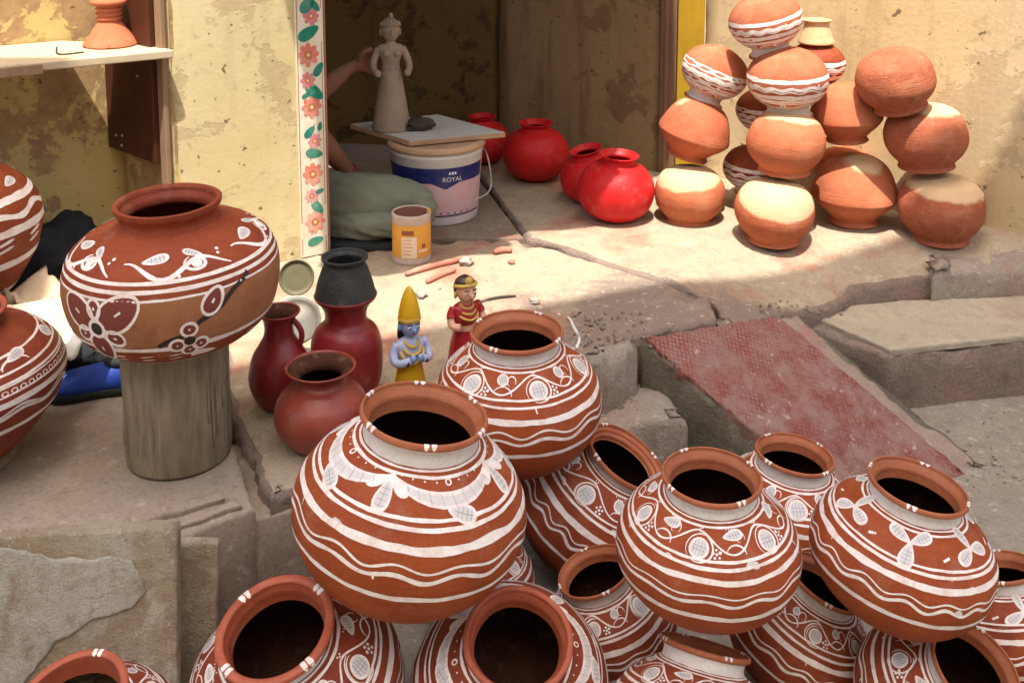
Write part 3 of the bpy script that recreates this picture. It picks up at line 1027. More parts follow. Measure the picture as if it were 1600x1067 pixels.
class Brush:
    """paints ribbons and blobs that lie on a Surf"""
    def __init__(self, surf, rnd, off=.004):
        self.s, self.rnd, self.off = surf, rnd, off
        self.bold = 1.0
        self.m = {}

    def mb(self, k):
        if k not in self.m: self.m[k] = MB()
        return self.m[k]

    def stroke(self, pts, w, key='motif', off=None, closed=False, taper=False):
        """pts = (theta, t)"""
        off = self.off if off is None else off
        n = len(pts)
        if n < 2: return
        ph = self.rnd.uniform(0, 99)
        vs, fs = [], []
        for i, (th, t) in enumerate(pts):
            if closed:
                a, b = pts[i - 1], pts[(i + 1) % n]
            else:
                a, b = pts[max(0, i - 1)], pts[min(n - 1, i + 1)]
            r = max(.02, self.s.rz(t)[0])
            st = self.s.st(t)
            dth = b[0] - a[0]
            if closed: dth = (dth + pi) % (2 * pi) - pi
            dx, dy = dth * r, (b[1] - a[1]) * st
            l = sqrt(dx * dx + dy * dy) or 1
            nx, ny = -dy / l, dx / l
            ww = w * .5 * self.bold * (1 + .36 * noise.noise((i * .22 + ph, ph, 0)) + .15 * noise.noise((i * .9, ph, 5)))
            if taper:
                k = i / (n - 1)
                ww *= .35 + .65 * min(1, 4 * k, 4 * (1 - k))
            for s in (1, -1):
                vs.append(self.s.pos(th + s * nx * ww / r, t + s * ny * ww / st, off))
        for i in range(n if closed else n - 1):
            j = (i + 1) % n
            fs.append((2 * i, 2 * i + 1, 2 * j + 1, 2 * j))
        self.mb(key).add(vs, fs)

    def ring(self, t, w, key='bands', amp=0.0, waves=0, n=110, ph=None, wob=.006, off=None):
        ph = self.rnd.uniform(0, 6.28) if ph is None else ph
        q = self.rnd.uniform(0, 50)
        pts = []
        for k in range(n):
            th = 2 * pi * k / n
            o = wob * (noise.noise((cos(th) * 1.6 + q, sin(th) * 1.6, 0)) + .5 * noise.noise((cos(th) * 6 + q, sin(th) * 6, 0)))
            if waves:
                o += amp * sin(waves * th + ph + .5 * sin(3 * th)) * (1 + .3 * sin(2 * th + q))
            pts.append((th, t + o))
        self.stroke(pts, w, key, off, True)

    def band(self, t1, t2, key, rows=5, n=80, off=None):
        off = self.off if off is None else off
        vs, fs = [], []
        for j in range(rows + 1):
            t = t1 + (t2 - t1) * j / rows
            for k in range(n):
                vs.append(self.s.pos(2 * pi * k / n, t + (.02 * noise.noise((k * .4, j, 3)) if j == 0 else 0), off))
        for j in range(rows):
            for k in range(n):
                k2 = (k + 1) % n
                fs.append((j * n + k, j * n + k2, (j + 1) * n + k2, (j + 1) * n + k))
        self.mb(key).add(vs, fs)

    def loc(self, c, x, y):
        """local metres (pot radius = 1) around c"""
        r = max(.1, self.s.rz(c[1])[0])
        return (c[0] + x / r, c[1] + y / self.s.st(c[1]))

    def blob(self, c, out, key='motif', off=None, rings=3):
        off = self.off if off is None else off
        cx = sum(p[0] for p in out) / len(out)
        cy = sum(p[1] for p in out) / len(out)
        vs = [self.s.pos(*self.loc(c, cx, cy), off)]
        fs = []
        n = len(out)
        for j in range(1, rings + 1):
            k = j / rings
            for p in out:
                vs.append(self.s.pos(*self.loc(c, cx + (p[0] - cx) * k, cy + (p[1] - cy) * k), off))
        for i in range(n):
            fs.append((0, 1 + i, 1 + (i + 1) % n))
        for j in range(rings - 1):
            for i in range(n):
                i2 = (i + 1) % n
                fs.append((1 + j * n + i, 1 + (j + 1) * n + i, 1 + (j + 1) * n + i2, 1 + j * n + i2))
        self.mb(key).add(vs, fs)

    def lstroke(self, c, pts, w, key='motif', off=None, taper=False, closed=False):
        self.stroke([self.loc(c, *p) for p in pts], w, key, off, closed, taper)

    def dot(self, c, x, y, r, key='motif', off=None):
        self.blob(c, [(x + r * cos(k * pi / 4), y + r * sin(k * pi / 4)) for k in range(8)], key, off, 1)

    def cluster(self, c, x, y, n=5, r=.038, s=.015):
        self.dot(c, x, y, s)
        for k in range(n):
            a = 2 * pi * k / n + .4
            self.dot(c, x + r * cos(a), y + r * sin(a) * 1.1, s * self.rnd.uniform(.8, 1.2))

    def medallion(self, c, x, y, rx, ry, rot=0.0, hatch=True):
        def el(k, n=18):
            o = []
            for q in range(n):
                w = 2 * pi * q / n
                a, b = rx * k * cos(w), ry * k * sin(w)
                o.append((x + a * cos(rot) - b * sin(rot), y + a * sin(rot) + b * cos(rot)))
            return o
        self.blob(c, el(1), 'motif')
        self.blob(c, el(.80), 'fill', self.off + .0015)
        if hatch:
            for q in (-.5, -.17, .17, .5):
                h = .66 * sqrt(1 - q * q)
                for (ax, sg) in ((0, 1), (1, 1)):
                    if ax and abs(q) > .3: continue
                    pts = []
                    for t in (-h, -h * .3, h * .3, h):
                        a, b = (rx * q, ry * t) if not ax else (rx * t, ry * q)
                        pts.append((x + a * cos(rot) - b * sin(rot), y + a * sin(rot) + b * cos(rot)))
                    self.lstroke(c, pts, .007, 'hatch', self.off + .003)

    def petal(self, c, x, y, ang, L, W, fill=True):
        """leaf from (x,y) along ang"""
        def o(k, sh=0):
            out = []
            n = 18
            for q in range(n):
                w = 2 * pi * q / n
                a = .5 * L * (1 - cos(w) * k) + 0
                b = W * .5 * sin(w) * k * (.55 + .45 * (1 - cos(w)) * .75)
                out.append((x + a * cos(ang) - b * sin(ang), y + a * sin(ang) + b * cos(ang)))
            return out
        self.blob(c, o(1), 'motif')
        if fill:
            self.blob(c, o(.74), 'fill', self.off + .0015)
            for q in (.35, .5, .65, .8):
                w2 = W * .26
                pts = [(x + L * q * cos(ang) - b * sin(ang) + .02 * b * cos(ang), y + L * q * sin(ang) + b * cos(ang)) for b in (-w2, -w2 * .3, w2 * .3, w2)]
                self.lstroke(c, pts, .006, 'hatch', self.off + .003)
            self.lstroke(c, [(x + L * q * cos(ang), y + L * q * sin(ang)) for q in (.25, .5, .7, .86)], .006, 'hatch', self.off + .003)


D2 = radians
KZ = .78            # flatness of the body


def matka_profile(h=.88, neck=.49, rimr=.548, kz=KZ, base=.0):
    """outer outline from bottom to lip, as (t, r, z); t = latitude on the body"""
    tab = []
    phn = math.acos(neck)
    n = 40
    for i in range(n + 1):
        ph = -pi / 2 + (phn + pi / 2) * i / n
        tab.append((ph, max(0.0, cos(ph)), kz * sin(ph)))
    zt = kz * sin(phn)
    pts = catmull([(neck, zt), (neck - .014, zt + (h - zt) * .34), (neck - .002, zt + (h - zt) * .66), (rimr - .03, h - .05)], 5)
    for k, (r, z) in enumerate(pts[1:]):
        tab.append((phn + .03 * (k + 1), r, z))
    return tab, phn


_cache = {}


def matka_meshes(h, neck, rimr, kz, seed, lw=.06):
    key = (h, neck, rimr, kz, seed, lw)
    if key in _cache: return _cache[key]
    tab, phn = matka_profile(h, neck, rimr, kz)
    outer = [(r, z) for (_, r, z) in tab]
    inner = [(rimr - lw - .012, h - .05), (neck - .04, h - .14), (neck - .05, kz * sin(phn) + .0)]
    for i in range(1, 26):
        ph = phn + .02 - (phn + pi / 2) * i / 25
        inner.append((max(0.0, .93 * cos(ph)), (kz - .05) * sin(ph)))
    mb = MB().lathe(outer, 72, wob=.032, seed=seed)
    body = mb.mesh('body', None)
    mi = MB().lathe(inner[2:], 72, wob=.032, seed=seed)
    ins = mi.mesh('inside', None)
    g_ = .55 * lw + .005
    lip = catmull([(rimr - .036, h - .058), (rimr - .012, h - .045), (rimr, h - .025), (rimr - .008, h + .006), (rimr - g_, h + .014), (rimr - lw + .004, h), (rimr - lw - .002, h - .025), (neck - .034, h - .09), (neck - .04, h - .14), (neck - .05, kz * sin(phn) + .0)], 4)
    lp = MB().lathe(lip, 72, wob=.032, seed=seed).mesh('rim', None)
    _cache[key] = (body, ins, lp, tab, phn)
    return _cache[key]


def with_mat(me, mat):
    m = me.copy()
    m.materials.clear()
    m.materials.append(mat)
    return m


_mm = {}


def mesh_mat(me, mat):
    k = (me.name, mat.name)
    if k not in _mm: _mm[k] = with_mat(me, mat)
    return _mm[k]


def bands_basic(b, rnd, phn, low=True):
    def j(a): return D2(a + rnd.uniform(-1.0, 1.0))

    def w(a): return a * rnd.uniform(.66, .98)
    b.band(phn + .02, phn + .03 * 13.6, 'wash', 6)
    b.ring(phn - D2(1.2), w(.026))
    b.ring(phn - D2(4.6), w(.034))
    b.ring(j(34.6), w(.034), wob=.012)
    b.ring(j(30), w(.038), wob=.012)
    b.ring(j(20), w(.076), wob=.02)
    wv = rnd.choice((11, 13, 15, 17))
    p = rnd.uniform(0, 6)
    am = D2(rnd.uniform(1.3, 2.3))
    b.ring(D2(9.5), w(.024), amp=am, waves=wv, ph=p, n=180)
    b.ring(D2(4.0), w(.042), amp=am, waves=wv, ph=p + .25, n=180)
    b.ring(j(-9.5), w(.062), wob=.024)
    # smears where the brush was lifted, and runs
    for k in range(4):
        th, t0 = rnd.uniform(0, 6.28), D2(rnd.choice((20, 30, 4, 34, -9)))
        L = rnd.uniform(.08, .22)
        n = 9
        b.stroke([(th + L * i / n, t0 + D2(rnd.uniform(-.25, .25)) + D2(1.2) * sin(i * .5)) for i in range(n)], rnd.uniform(.03, .07), 'wash2', b.off - .0012, taper=True)
    for k in range(6):
        th, t0 = rnd.uniform(0, 6.28), D2(rnd.choice((20, 30, 4)))
        b.stroke([(th + .004 * i, t0 - D2(1.3 * i)) for i in range(rnd.randint(3, 6))], rnd.uniform(.010, .022), 'bands', taper=True)


def motif_vine(b, rnd, n=6):
    n = rnd.choice((5, 6, 6, 7))
    big = rnd.uniform(.88, 1.15) * (6 / n) ** .5
    mir = rnd.choice((-1, 1))
    drops = rnd.random() < .6
    r0 = b.s.rz(D2(45))[0]
    a0 = rnd.uniform(0, 6)
    pts = []
    N = 40 * n
    for k in range(N):
        th = 2 * pi * k / N
        pts.append((th + a0, D2(46) + D2(7.2) * sin(n * th)))
    b.stroke(pts, .019, closed=True)
    for k in range(n):
        th = a0 + 2 * pi * (k + .25) / n
        c = (th, D2(44))
        s = big * rnd.uniform(.88, 1.12)
        # under each crest: a disc with a curl; in each trough: drop and dots
        b.medallion(c, .03, -.035, .098 * s, .105 * s, rnd.uniform(-.4, .4))
        cur = [(.03 + .138 * cos(w), -.03 + .145 * sin(w)) for w in [(-2.0 + .22 * q) for q in range(18)]]
        b.lstroke(c, [(.03 + mir * (x - .03), y) for x, y in cur], .017, taper=True)
        c2 = (a0 + 2 * pi * (k + .75) / n, D2(48))
        if drops: b.petal(c2, -.09, .03, rnd.uniform(.1, .4), .23 * s, .125)
        else: b.medallion(c2, 0, .03, .06 * s, .07 * s, rnd.uniform(-.5, .5))
        b.cluster((a0 + 2 * pi * (k + .52) / n, D2(40.5)), 0, -.02, 5)
        b.lstroke(c, [(.03 + .098 * s * 1.28 * cos(w), -.035 + .105 * s * 1.28 * sin(w)) for w in [1.2 + .3 * q for q in range(10)]], .011, taper=True)
        b.cluster((th + .02, D2(54.5)), 0, 0, 3, .022, .009)
        b.lstroke(c2, [(.10 + .05 * cos(w), .02 + .06 * sin(w)) for w in [-.6 + .45 * q for q in range(12)]], .013, taper=True)
        for q in (-2, -1, 0, 1, 2):
            b.dot(c2, q * .035, .105 + .004 * q * q, .008)
        b.lstroke(c2, [(.02 - .09 * cos(w), -.14 + .09 * sin(w)) for w in [(.3 + .3 * q) for q in range(11)]], .017, taper=True)


def motif_leaves(b, rnd, n=6):
    a0 = rnd.uniform(0, 6)
    for k in range(n):
        c = (a0 + 2 * pi * k / n, D2(46))
        up = k % 2
        s = rnd.uniform(.92, 1.1)
        if up:
            for an in (radians(100), radians(215), radians(-15)):
                b.petal(c, 0, 0, an + rnd.uniform(-.15, .15), .27 * s, .155)
        else:
            for an in (radians(150), radians(35), radians(-88)):
                b.petal(c, 0, .02, an + rnd.uniform(-.15, .15), .26 * s, .15)
        b.dot(c, 0, 0, .03)
        b.cluster((c[0] + pi / n, D2(41)), 0, 0, 2, .028, .016)


def motif_swag(b, rnd, n=4):
    a0 = rnd.uniform(0, 6)
    for k in range(n):
        c = (a0 + 2 * pi * k / n, D2(51))
        hw = 1.0 * pi / n * b.s.rz(D2(47))[0] * .98
        top, bot = [], []
        for q in range(13):
            u = -1 + 2 * q / 12
            y = .075 - .175 * (1 - u * u)
            th_ = .010 + .115 * (1 - u * u)
            top.append((u * hw, y + th_ * .5))
            bot.append((u * hw, y - th_ * .6))
        # swag as quads
        vs = []
        for p in top + bot[::1]:
            vs.append(b.s.pos(*b.loc(c, *p), b.off))
        fs = [(i, i + 1, 13 + i + 1, 13 + i) for i in range(12)]
        b.mb('motif').add(vs, fs)
        vs = []
        for p, q in zip(top[2:-2], bot[2:-2]):
            for k_ in (.25, .75):
                vs.append(b.s.pos(*b.loc(c, p[0], p[1] + (q[1] - p[1]) * k_), b.off + .0015))
        b.mb('fill').add(vs, [(2 * i, 2 * i + 2, 2 * i + 3, 2 * i + 1) for i in range(8)])
        for q in range(2, 11):
            b.lstroke(c, [(top[q][0], top[q][1] - .012), (bot[q][0] + .02, bot[q][1] + .014)], .005, 'hatch', b.off + .003)
        # dotted line above
        for q in range(-4, 5):
            u = q / 5
            if q == 0:
                b.lstroke(c, [(.024 * cos(w), .04 + .026 * sin(w)) for w in [pi * 2 * z / 10 for z in range(10)]], .014, closed=True)
            else:
                b.dot(c, u * hw, .04 + .05 * u * u, .009)
        cn = (c[0] + pi / n, D2(50))
        b.petal(cn, 0, .06, radians(-92), .31, .13)
        b.petal(cn, -.01, .05, radians(-145), .20, .10, False)
        b.petal(cn, .01, .05, radians(-40), .20, .10, False)
        b.petal((c[0], D2(42)), -.06, -.02, radians(rnd.choice((-25, 200, 20))), .25, .16)


def matka(center, R, lean, label, style, seed, mats=('slip', 'rim'), h=.88, neck=.49, rimr=.548, kz=KZ, spin=0.0, dabs=4, group='painted water pots heaped in the lane', mesh_seed=None, paint=True, flip=False, bold=1.0, lw=.038):
    """round painted water pot; lean = (deg to the right, deg towards the viewer)"""
    rnd = random.Random(seed)
    ms = seed if mesh_seed is None else mesh_seed
    body, ins, lip, tab, phn = matka_meshes(h, neck, rimr, kz, ms, lw)
    ax = Vector((tan(radians(lean[0])), -tan(radians(lean[1])), 1)).normalized()
    q = Vector((0, 0, 1)).rotation_difference(ax)
    rot = q.to_matrix().to_4x4() @ Matrix.Rotation(spin, 4, 'Z')
    if flip: rot = rot @ Matrix.Rotation(pi, 4, 'X')
    o = empty('painted_pot' if paint else 'clay_pot')
    o.matrix_world = Matrix.Translation(center) @ rot @ Matrix.Scale(R, 4)
    tag(o, label, 'pot', group)
    link('body', mesh_mat(body, MAT[mats[0]]), o)
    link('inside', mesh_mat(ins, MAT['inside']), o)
    link('rim', mesh_mat(lip, MAT[mats[1]]), o)
    if not paint: return o
    b = Brush(Surf(tab, .032, ms), rnd)
    b.bold = bold
    bands_basic(b, rnd, phn)
    {'vine': motif_vine, 'leaves': motif_leaves, 'swag': motif_swag}[style](b, rnd)
    emit_paint(b, o)
    # paired dabs on the lip
    g_ = .55 * lw + .005
    lipS = Surf([(0, rimr - .018, h - .055), (.05, rimr, h - .025), (.09, rimr - .008, h + .006), (.13, rimr - g_, h + .014), (.18, rimr - lw + .004, h), (.23, rimr - lw - .004, h - .03)], .032, ms)
    lb = Brush(lipS, rnd, .004)
    a0 = rnd.uniform(0, 6)
    for k in range(dabs):
        for s in (-.06, .06):
            th = a0 + 2 * pi * k / dabs + s
            lb.stroke([(th, .05 + .021 * i) for i in range(8)], .045, 'dab', taper=True)
    lb.m['dab'].build('rim_dabs', MAT['white'], o)['kind'] = 'stuff'
    return o


def emit_paint(b, o):
    names = {'bands': ('painted_bands', 'white'), 'motif': ('painted_motif', 'white'), 'fill': ('motif_fill', 'fill'), 'hatch': ('motif_hatching', 'hatch'), 'wash': ('neck_wash', 'wash'), 'wash2': ('paint_smears', 'wash'),
             'ochre': ('ochre_band', 'ochre'), 'petal': ('painted_petals', 'petal'), 'ink': ('painted_branch', 'ink')}
    for k, m in b.m.items():
        nm, mt = names[k]
        c = m.build(nm, MAT[mt], o, True, 0)
        c['kind'] = 'stuff'


def rest(cx, cy, rpx, k=.80, z=STREET):
    """centre and radius of a pot that sits on the lane"""
    v = -cy / F
    a = s8 - v * c8
    d = (H - z) / (a + k * rpx / F)
    return P(cx, cy, d), rpx * d / F


def at(cx, cy, rpx, d):
    return P(cx, cy, d), rpx * d / F


# the heap, from the front row up
c, R = at(640, 794, 181, 1.84)
matka(c, R, (9, 0), 'largest painted pot with leafy swags, resting on top at the left of the heap', 'swag', 11, ('slip2', 'rim'), spin=.55, dabs=6, kz=.77, h=.89)
c, R = at(808, 626, 133, 2.30)
matka(c, R, (0, 1), 'painted pot with curling vines at the back of the heap before the figurines', 'vine', 12, ('slip2', 'rim'), spin=.3)
c, R = at(925, 792, 122, 2.38)
matka(c, R, (29, 8), 'painted pot tipped right, wedged behind and between two upright ones', 'vine', 13, ('slip', 'rim'), spin=2.2, kz=.82, neck=.47)
c, R = at(1106, 852, 142, 1.87)
matka(c, R, (1, 2), 'upright painted pot with vine discs in the middle of the heap', 'vine', 14, ('slip2', 'rim'), spin=1.0, kz=.735, h=.845)
c, R = rest(1228, 801, 112)
matka(c, R, (6, 0), 'painted pot standing farthest back, against the red ramp', 'vine', 15, ('slip2', 'rim'), spin=.2, neck=.49, h=.90)
c, R = at(1408, 864, 140, 1.87)
matka(c, R, (10, 1), 'painted pot with three-petalled leaves, tilted right, upper right of the heap', 'leaves', 16, ('slip2', 'rim'), spin=.9, kz=.735, h=.845)
c, R = rest(957, 972, 106)
matka(c, R, (-18, 0), 'painted pot leaning left below the middle pot, mouth half hidden', 'vine', 17, ('slip', 'rim'), spin=.7, neck=.51, rimr=.57, kz=.78)
c, R = rest(462, 1080, 170)
matka(c, R, (-8, 17), 'painted pot at bottom left with its dark mouth turned to the viewer', 'vine', 18, ('slip3', 'rim2'), spin=.2, dabs=4, lw=.085, rimr=.535, neck=.46)
c, R = rest(798, 1072, 156)
matka(c, R, (5, 24), 'painted pot at bottom centre with a plain red rim facing the viewer', 'swag', 19, ('slip3', 'rim2'), spin=.9, dabs=1, lw=.065, rimr=.53, neck=.46)
c, R = rest(1083, 1140, 134)
matka(c, R, (15, -29), 'painted pot at bottom centre right, leaning away under the middle pot', 'vine', 20, ('slip', 'rim'), spin=.4)
c, R = rest(1245, 988, 112)
matka(c, R, (24, 2), 'painted pot half hidden between and below two upper right pots', 'vine', 21, ('slip', 'rim'), spin=2.9)
c, R = rest(1578, 986, 112)
matka(c, R, (-8, -14), 'painted pot with leaf trios at the right edge below the tilted one', 'leaves', 22, ('slip', 'rim'), spin=.3)
c, R = rest(1464, 1100, 133, .78)
matka(c, R, (20, 24), 'painted pot at bottom right corner with its mouth tipped right', 'vine', 23, ('slip', 'rim'), spin=.5)
c, R = rest(140, 1188, 152)
matka(c, R, (-5, 10), 'painted pot at the bottom left corner before the stone slab', 'vine', 24, ('slip3', 'rim2'), spin=1.4, lw=.085)
c, R = rest(748, 905, 88)
matka(c, R, (0, 0), 'small painted pot almost hidden under the largest pot', 'vine', 25, ('slip', 'rim'), spin=.1)

# ---- pots on the left platform
def profile_surf(pts, n=8):
    q = catmull(pts, n)
    tab = []
    s = 0
    for i, (r, z) in enumerate(q):
        if i: s += sqrt((r - q[i - 1][0]) ** 2 + (z - q[i - 1][1]) ** 2)
        tab.append((s, r, z))
    return tab, q


def open_pot(o, pts, mat, rim_mat, inner_mat, wallt=.05, rim_from=-3, seg=64, wob=.012, seed=0):
    """lathe body with a separate lip and an inner skin; pts from foot to lip"""
    tab, q = profile_surf(pts)
    n_r = len(q) + rim_from * 8
    MB().lathe(q[:n_r + 1], seg, wob=wob, seed=seed).build('body', mat, o)
    lip = q[n_r:]
    lr, lz = lip[-1]
    lip = lip + [(lr - wallt * .35, lz + wallt * .18), (lr - wallt * .8, lz + wallt * .05), (lr - wallt, lz - wallt * .4)]
    MB().lathe(lip, seg, wob=wob, seed=seed).build('rim', rim_mat, o)
    inn = [(max(0, r - wallt), z) for (r, z) in q[::-1] if z < lz - wallt * .3]
    inn = [(lr - wallt, lz - wallt * .4)] + inn
    inn = [(r, z if z > q[0][1] + wallt else q[0][1] + wallt) for r, z in inn] + [(0, q[0][1] + wallt)]
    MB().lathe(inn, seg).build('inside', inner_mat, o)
    return Surf(tab, wob, seed), tab


PB = G(277, 752)
ped = Vector((P(279, 650, 2.28).x, 2.135, 0))
pt = empty('log_pedestal', ped)
tag(pt, 'weathered round log standing on end as a pedestal', 'pedestal')
prof = catmull([(.103, 0), (.1055, .03), (.1045, .12), (.106, .2), (.1055, .243), (.098, .25)], 4)
m = MB().lathe([(0, 0)] + prof + [(0, .25)], 72, wob=.03, seed=4)
m.build('log', MAT['post'], pt)
rr = random.Random(2)
for k in range(26):
    a = rr.uniform(0, 6.28); z0 = rr.uniform(.01, .12); L = rr.uniform(.05, .12)
    mm = MB().tube([(.1055 * cos(a + .01 * sin(i)), .1055 * sin(a + .01 * sin(i)), z0 + L * i / 5) for i in range(6)], [.0008, .0022, .0026, .002, .0022, .0006], 5)
    mm.build('bark_ridge', MAT['post'], pt)

pot = empty('pedestal_pot', ped + Vector((.008, 0, .250)), (radians(1.5), radians(-1.5), 0), .210)
tag(pot, 'broad-shouldered pot with ochre band and white-edged flowers on the log pedestal', 'pot')
pts = [(.44, 0), (.66, .075), (.84, .195), (.945, .35), (.99, .52), (1.0, .66), (.982, .81), (.925, .945), (.81, 1.05), (.66, 1.12), (.53, 1.17), (.455, 1.215), (.45, 1.27), (.49, 1.33), (.50, 1.38)]
sf, tab = open_pot(pot, pts, MAT['slip'], MAT['slip'], MAT['slip3'], .055, -2)
b = Brush(sf, random.Random(5), .004)


def t_at(z, lo=True):
    for (t, r, zz) in tab:
        if zz >= z: return t
    return tab[-1][0]


b.band(t_at(.34), t_at(.80), 'ochre', 12, 90, .002)
for z, w in ((.88, .034), (.94, .036), (.31, .05)):
    b.ring(t_at(z), w, wob=.004)
b.ring(t_at(.10), .034, wob=.01)
b.ring(t_at(.81), .02, wob=.010)
TH = atan2(-1, 0)        # faces the viewer
# shoulder scrolls
ts = t_at(1.045)
for k in range(5):
    c = (TH + .35 + k * 2 * pi / 5, ts)
    b.lstroke(c, [(-.46 + .92 * q / 18, -.05 + .085 * sin(q * .5 + 1.2)) for q in range(19)], .042, taper=True)
    b.petal(c, -.30, .045, .25, .26, .13)
    b.lstroke(c, [(.18 + (.115 - .004 * z) * cos(.42 * z + 2), -.02 + (.085 - .003 * z) * sin(.42 * z + 2)) for z in range(15)], .032, taper=True)
    b.dot(c, .18, -.02, .05)
    b.petal(c, .26, .05, 2.6, .2, .09)
    b.dot(c, .42, .07, .02); b.dot(c, .40, .02, .016); b.dot(c, -.02, -.10, .016); b.dot(c, .02, -.12, .014)


def outline_petal(c, x, y, ang, L, W, tip=1.0):
    out = []
    for q in range(20):
        w = 2 * pi * q / 20
        a = .5 * L * (1 - cos(w))
        k = (1 - cos(w)) / 2
        bb = W * .5 * sin(w) * (1.15 - .35 * tip * k)
        out.append((x + a * cos(ang) - bb * sin(ang), y + a * sin(ang) + bb * cos(ang)))
    b.blob(c, out, 'petal', .0045)
    b.lstroke(c, out, .028, 'motif', .006, closed=True)
    b.lstroke(c, [(x + L * q * cos(ang), y + L * q * sin(ang)) for q in (.42, .5, .58)], .022, 'motif', .0065)


def bloom(c, s):
    for an, L, W in ((150, .36, .26), (35, .40, .27), (-92, .30, .22)):
        outline_petal(c, .05 * s * cos(radians(an)), .05 * s * sin(radians(an)), radians(an), L * s, W * s)
    for an, L in ((95, .2), (-25, .22), (205, .2)):
        outline_petal(c, .09 * s * cos(radians(an)), .09 * s * sin(radians(an)), radians(an), L * s * .75, .11 * s, 0)
    b.blob(c, [(.085 * s * cos(w * pi / 7), .085 * s * sin(w * pi / 7)) for w in range(14)], 'motif', .008)
    b.blob(c, [(.055 * s * cos(w * pi / 7), .055 * s * sin(w * pi / 7)) for w in range(14)], 'ink', .0095)


tm = t_at(.55)
bloom((TH - .42, tm - .02), 1.12)
bloom((TH + 2.2, tm), 1.0)
bloom((TH + 3.9, tm), 1.0)
cb = (TH + .52, tm)
b.lstroke(cb, [(-.38 + .9 * q / 14, -.20 + .52 * (q / 14) ** 1.15 + .015 * sin(q * 1.3)) for q in range(15)], .05, 'ink', .0046)
b.lstroke(cb, [(.02, .0), (.08, .05), (.12, .14)], .026, 'ink', .0046)
outline_petal((TH + .52, tm), .05, .06, radians(55), .26, .17)
cc = (TH + .42, tm - .17)
for an in (90, 200, -30, -90):
    outline_petal(cc, .05 * cos(radians(an)), .05 * sin(radians(an)), radians(an), .13, .115, 0)
b.blob(cc, [(.05 * cos(w * pi / 7), .05 * sin(w * pi / 7)) for w in range(14)], 'ink', .009)
tl = t_at(.20)
for k in range(22):
    c = (TH + k * 2 * pi / 22, tl)
    if k % 4 in (0, 1):
        for y in (-.035, .03):
            b.lstroke(c, [(-.06 + .04 * i, y + .006 * i) for i in range(4)], .022, taper=True)
    elif k % 4 == 2:
        b.blob(c, [(-.12, .05), (-.03, .055), (.06, .03), (.12, -.02), (.03, -.055), (-.11, -.05)], 'motif')
emit_paint(b, pot)

# tall painted jar at the left edge (nearer) and the one behind it
def banded_jar(name, base, R, label, seed, lean=(0, 0), zs=1.0):
    o = empty(name, base, (radians(lean[1]), radians(lean[0]), 0), R)
    o.scale.z = R * zs
    tag(o, label, 'pot', 'painted jars at the left edge')
    pts = [(.42, 0), (.56, .16), (.74, .46), (.92, .84), (1.0, 1.22), (.95, 1.52), (.80, 1.76), (.62, 1.90), (.48, 1.97), (.45, 2.05), (.52, 2.15), (.55, 2.2)]
    sf, tab = open_pot(o, pts, MAT['slip3' if seed == 31 else 'slip'], MAT['rim2'], MAT['inside'], .06, -2, seed=seed)
    b = Brush(sf, random.Random(seed), .004)

    def ta(z):
        for (t, r, zz) in tab:
            if zz >= z: return t
        return tab[-1][0]
    if seed == 31:
        for z, w in ((.80, .075), (1.26, .08), (1.60, .03), (1.50, .03), (1.78, .03)):
            b.ring(ta(z), w, wob=.012)
        b.ring(ta(1.04), .055, amp=.05, waves=11, ph=1.0, n=160)
        b.ring(ta(1.11), .03, amp=.05, waves=11, ph=1.2, n=160)
        for k in range(70):
            th = 2 * pi * k / 70
            b.lstroke((th, ta(1.41)), [(.028 * cos(w), .028 * sin(w)) for w in [.7 * z for z in range(9)]], .012, closed=True)
        b.ring(ta(1.36), .02); b.ring(ta(1.46), .02)
        for k in range(6):
            c = (k * pi / 3 + .5, ta(1.70))
            b.medallion(c, -.12, 0, .10, .085)
            b.petal(c, .06, .02, .3, .24, .14)
            b.lstroke(c, [(.14 * cos(w) + .12, -.06 + .1 * sin(w)) for w in [.4 * z for z in range(9)]], .022, taper=True)
    else:
        for z, w in ((.86, .10), (1.30, .10), (1.62, .10), (.45, .07)):
            b.ring(ta(z), w, wob=.012)
        b.ring(ta(1.46), .07, amp=.045, waves=9, ph=.4, n=160)
        for k in range(14):
            c = (k * 2 * pi / 14, ta(1.10))
            for y in (-.05, .04):
                b.lstroke(c, [(-.1 + .05 * i, y + .012 * i) for i in range(5)], .045, taper=True)
        for k in range(8):
            b.petal((k * pi / 4, ta(1.78)), -.1, 0, .2, .25, .12)
    emit_paint(b, o)
    return o


g = G(-120, 780)
banded_jar('painted_jar', (g.x, g.y + .13, .012), .222, 'tall banded jar with wavy white line cut off by the left edge, nearer one', 31, (-2, 0), .62)
rg_ = MB().lathe(catmull([(.07, .0), (.10, -.001 + .002), (.112, .012), (.10, .024), (.08, .02)], 4), 40)
o = rg_.build('pot_ring', MAT['post']); o.location = (g.x, g.y + .13, -.003)
tag(o, 'straw-brown ring under the nearer left jar', 'ring')
bk = Vector((-1.405, 2.60, 0))
banded_jar('painted_jar', (bk.x, bk.y, .08), .243, 'tall banded jar behind, cut off by the left edge, before the alcove', 32, (0, 0), .80)
m = MB().box((0, 0, .038), (.30, .26, .078))
o = m.build('cement_block', MAT['block_side'], None, False, bevel=.006); o.location = (bk.x, bk.y, 0); o.rotation_euler = (0, 0, .4)
tag(o, 'low cement block under the rear left jar', 'block')

# ---- maroon vessels in the middle
def vessel(name, base, R, pts, mat, label, cat='pot', rot=(0, 0, 0), inner='inside', wallt=.07, rim_from=-2, rim_mat=None, group=None):
    o = empty(name, base, rot, R)
    tag(o, label, cat, group)
    open_pot(o, pts, MAT[mat], MAT[rim_mat or mat], MAT[inner], wallt, rim_from, 56)
    return o


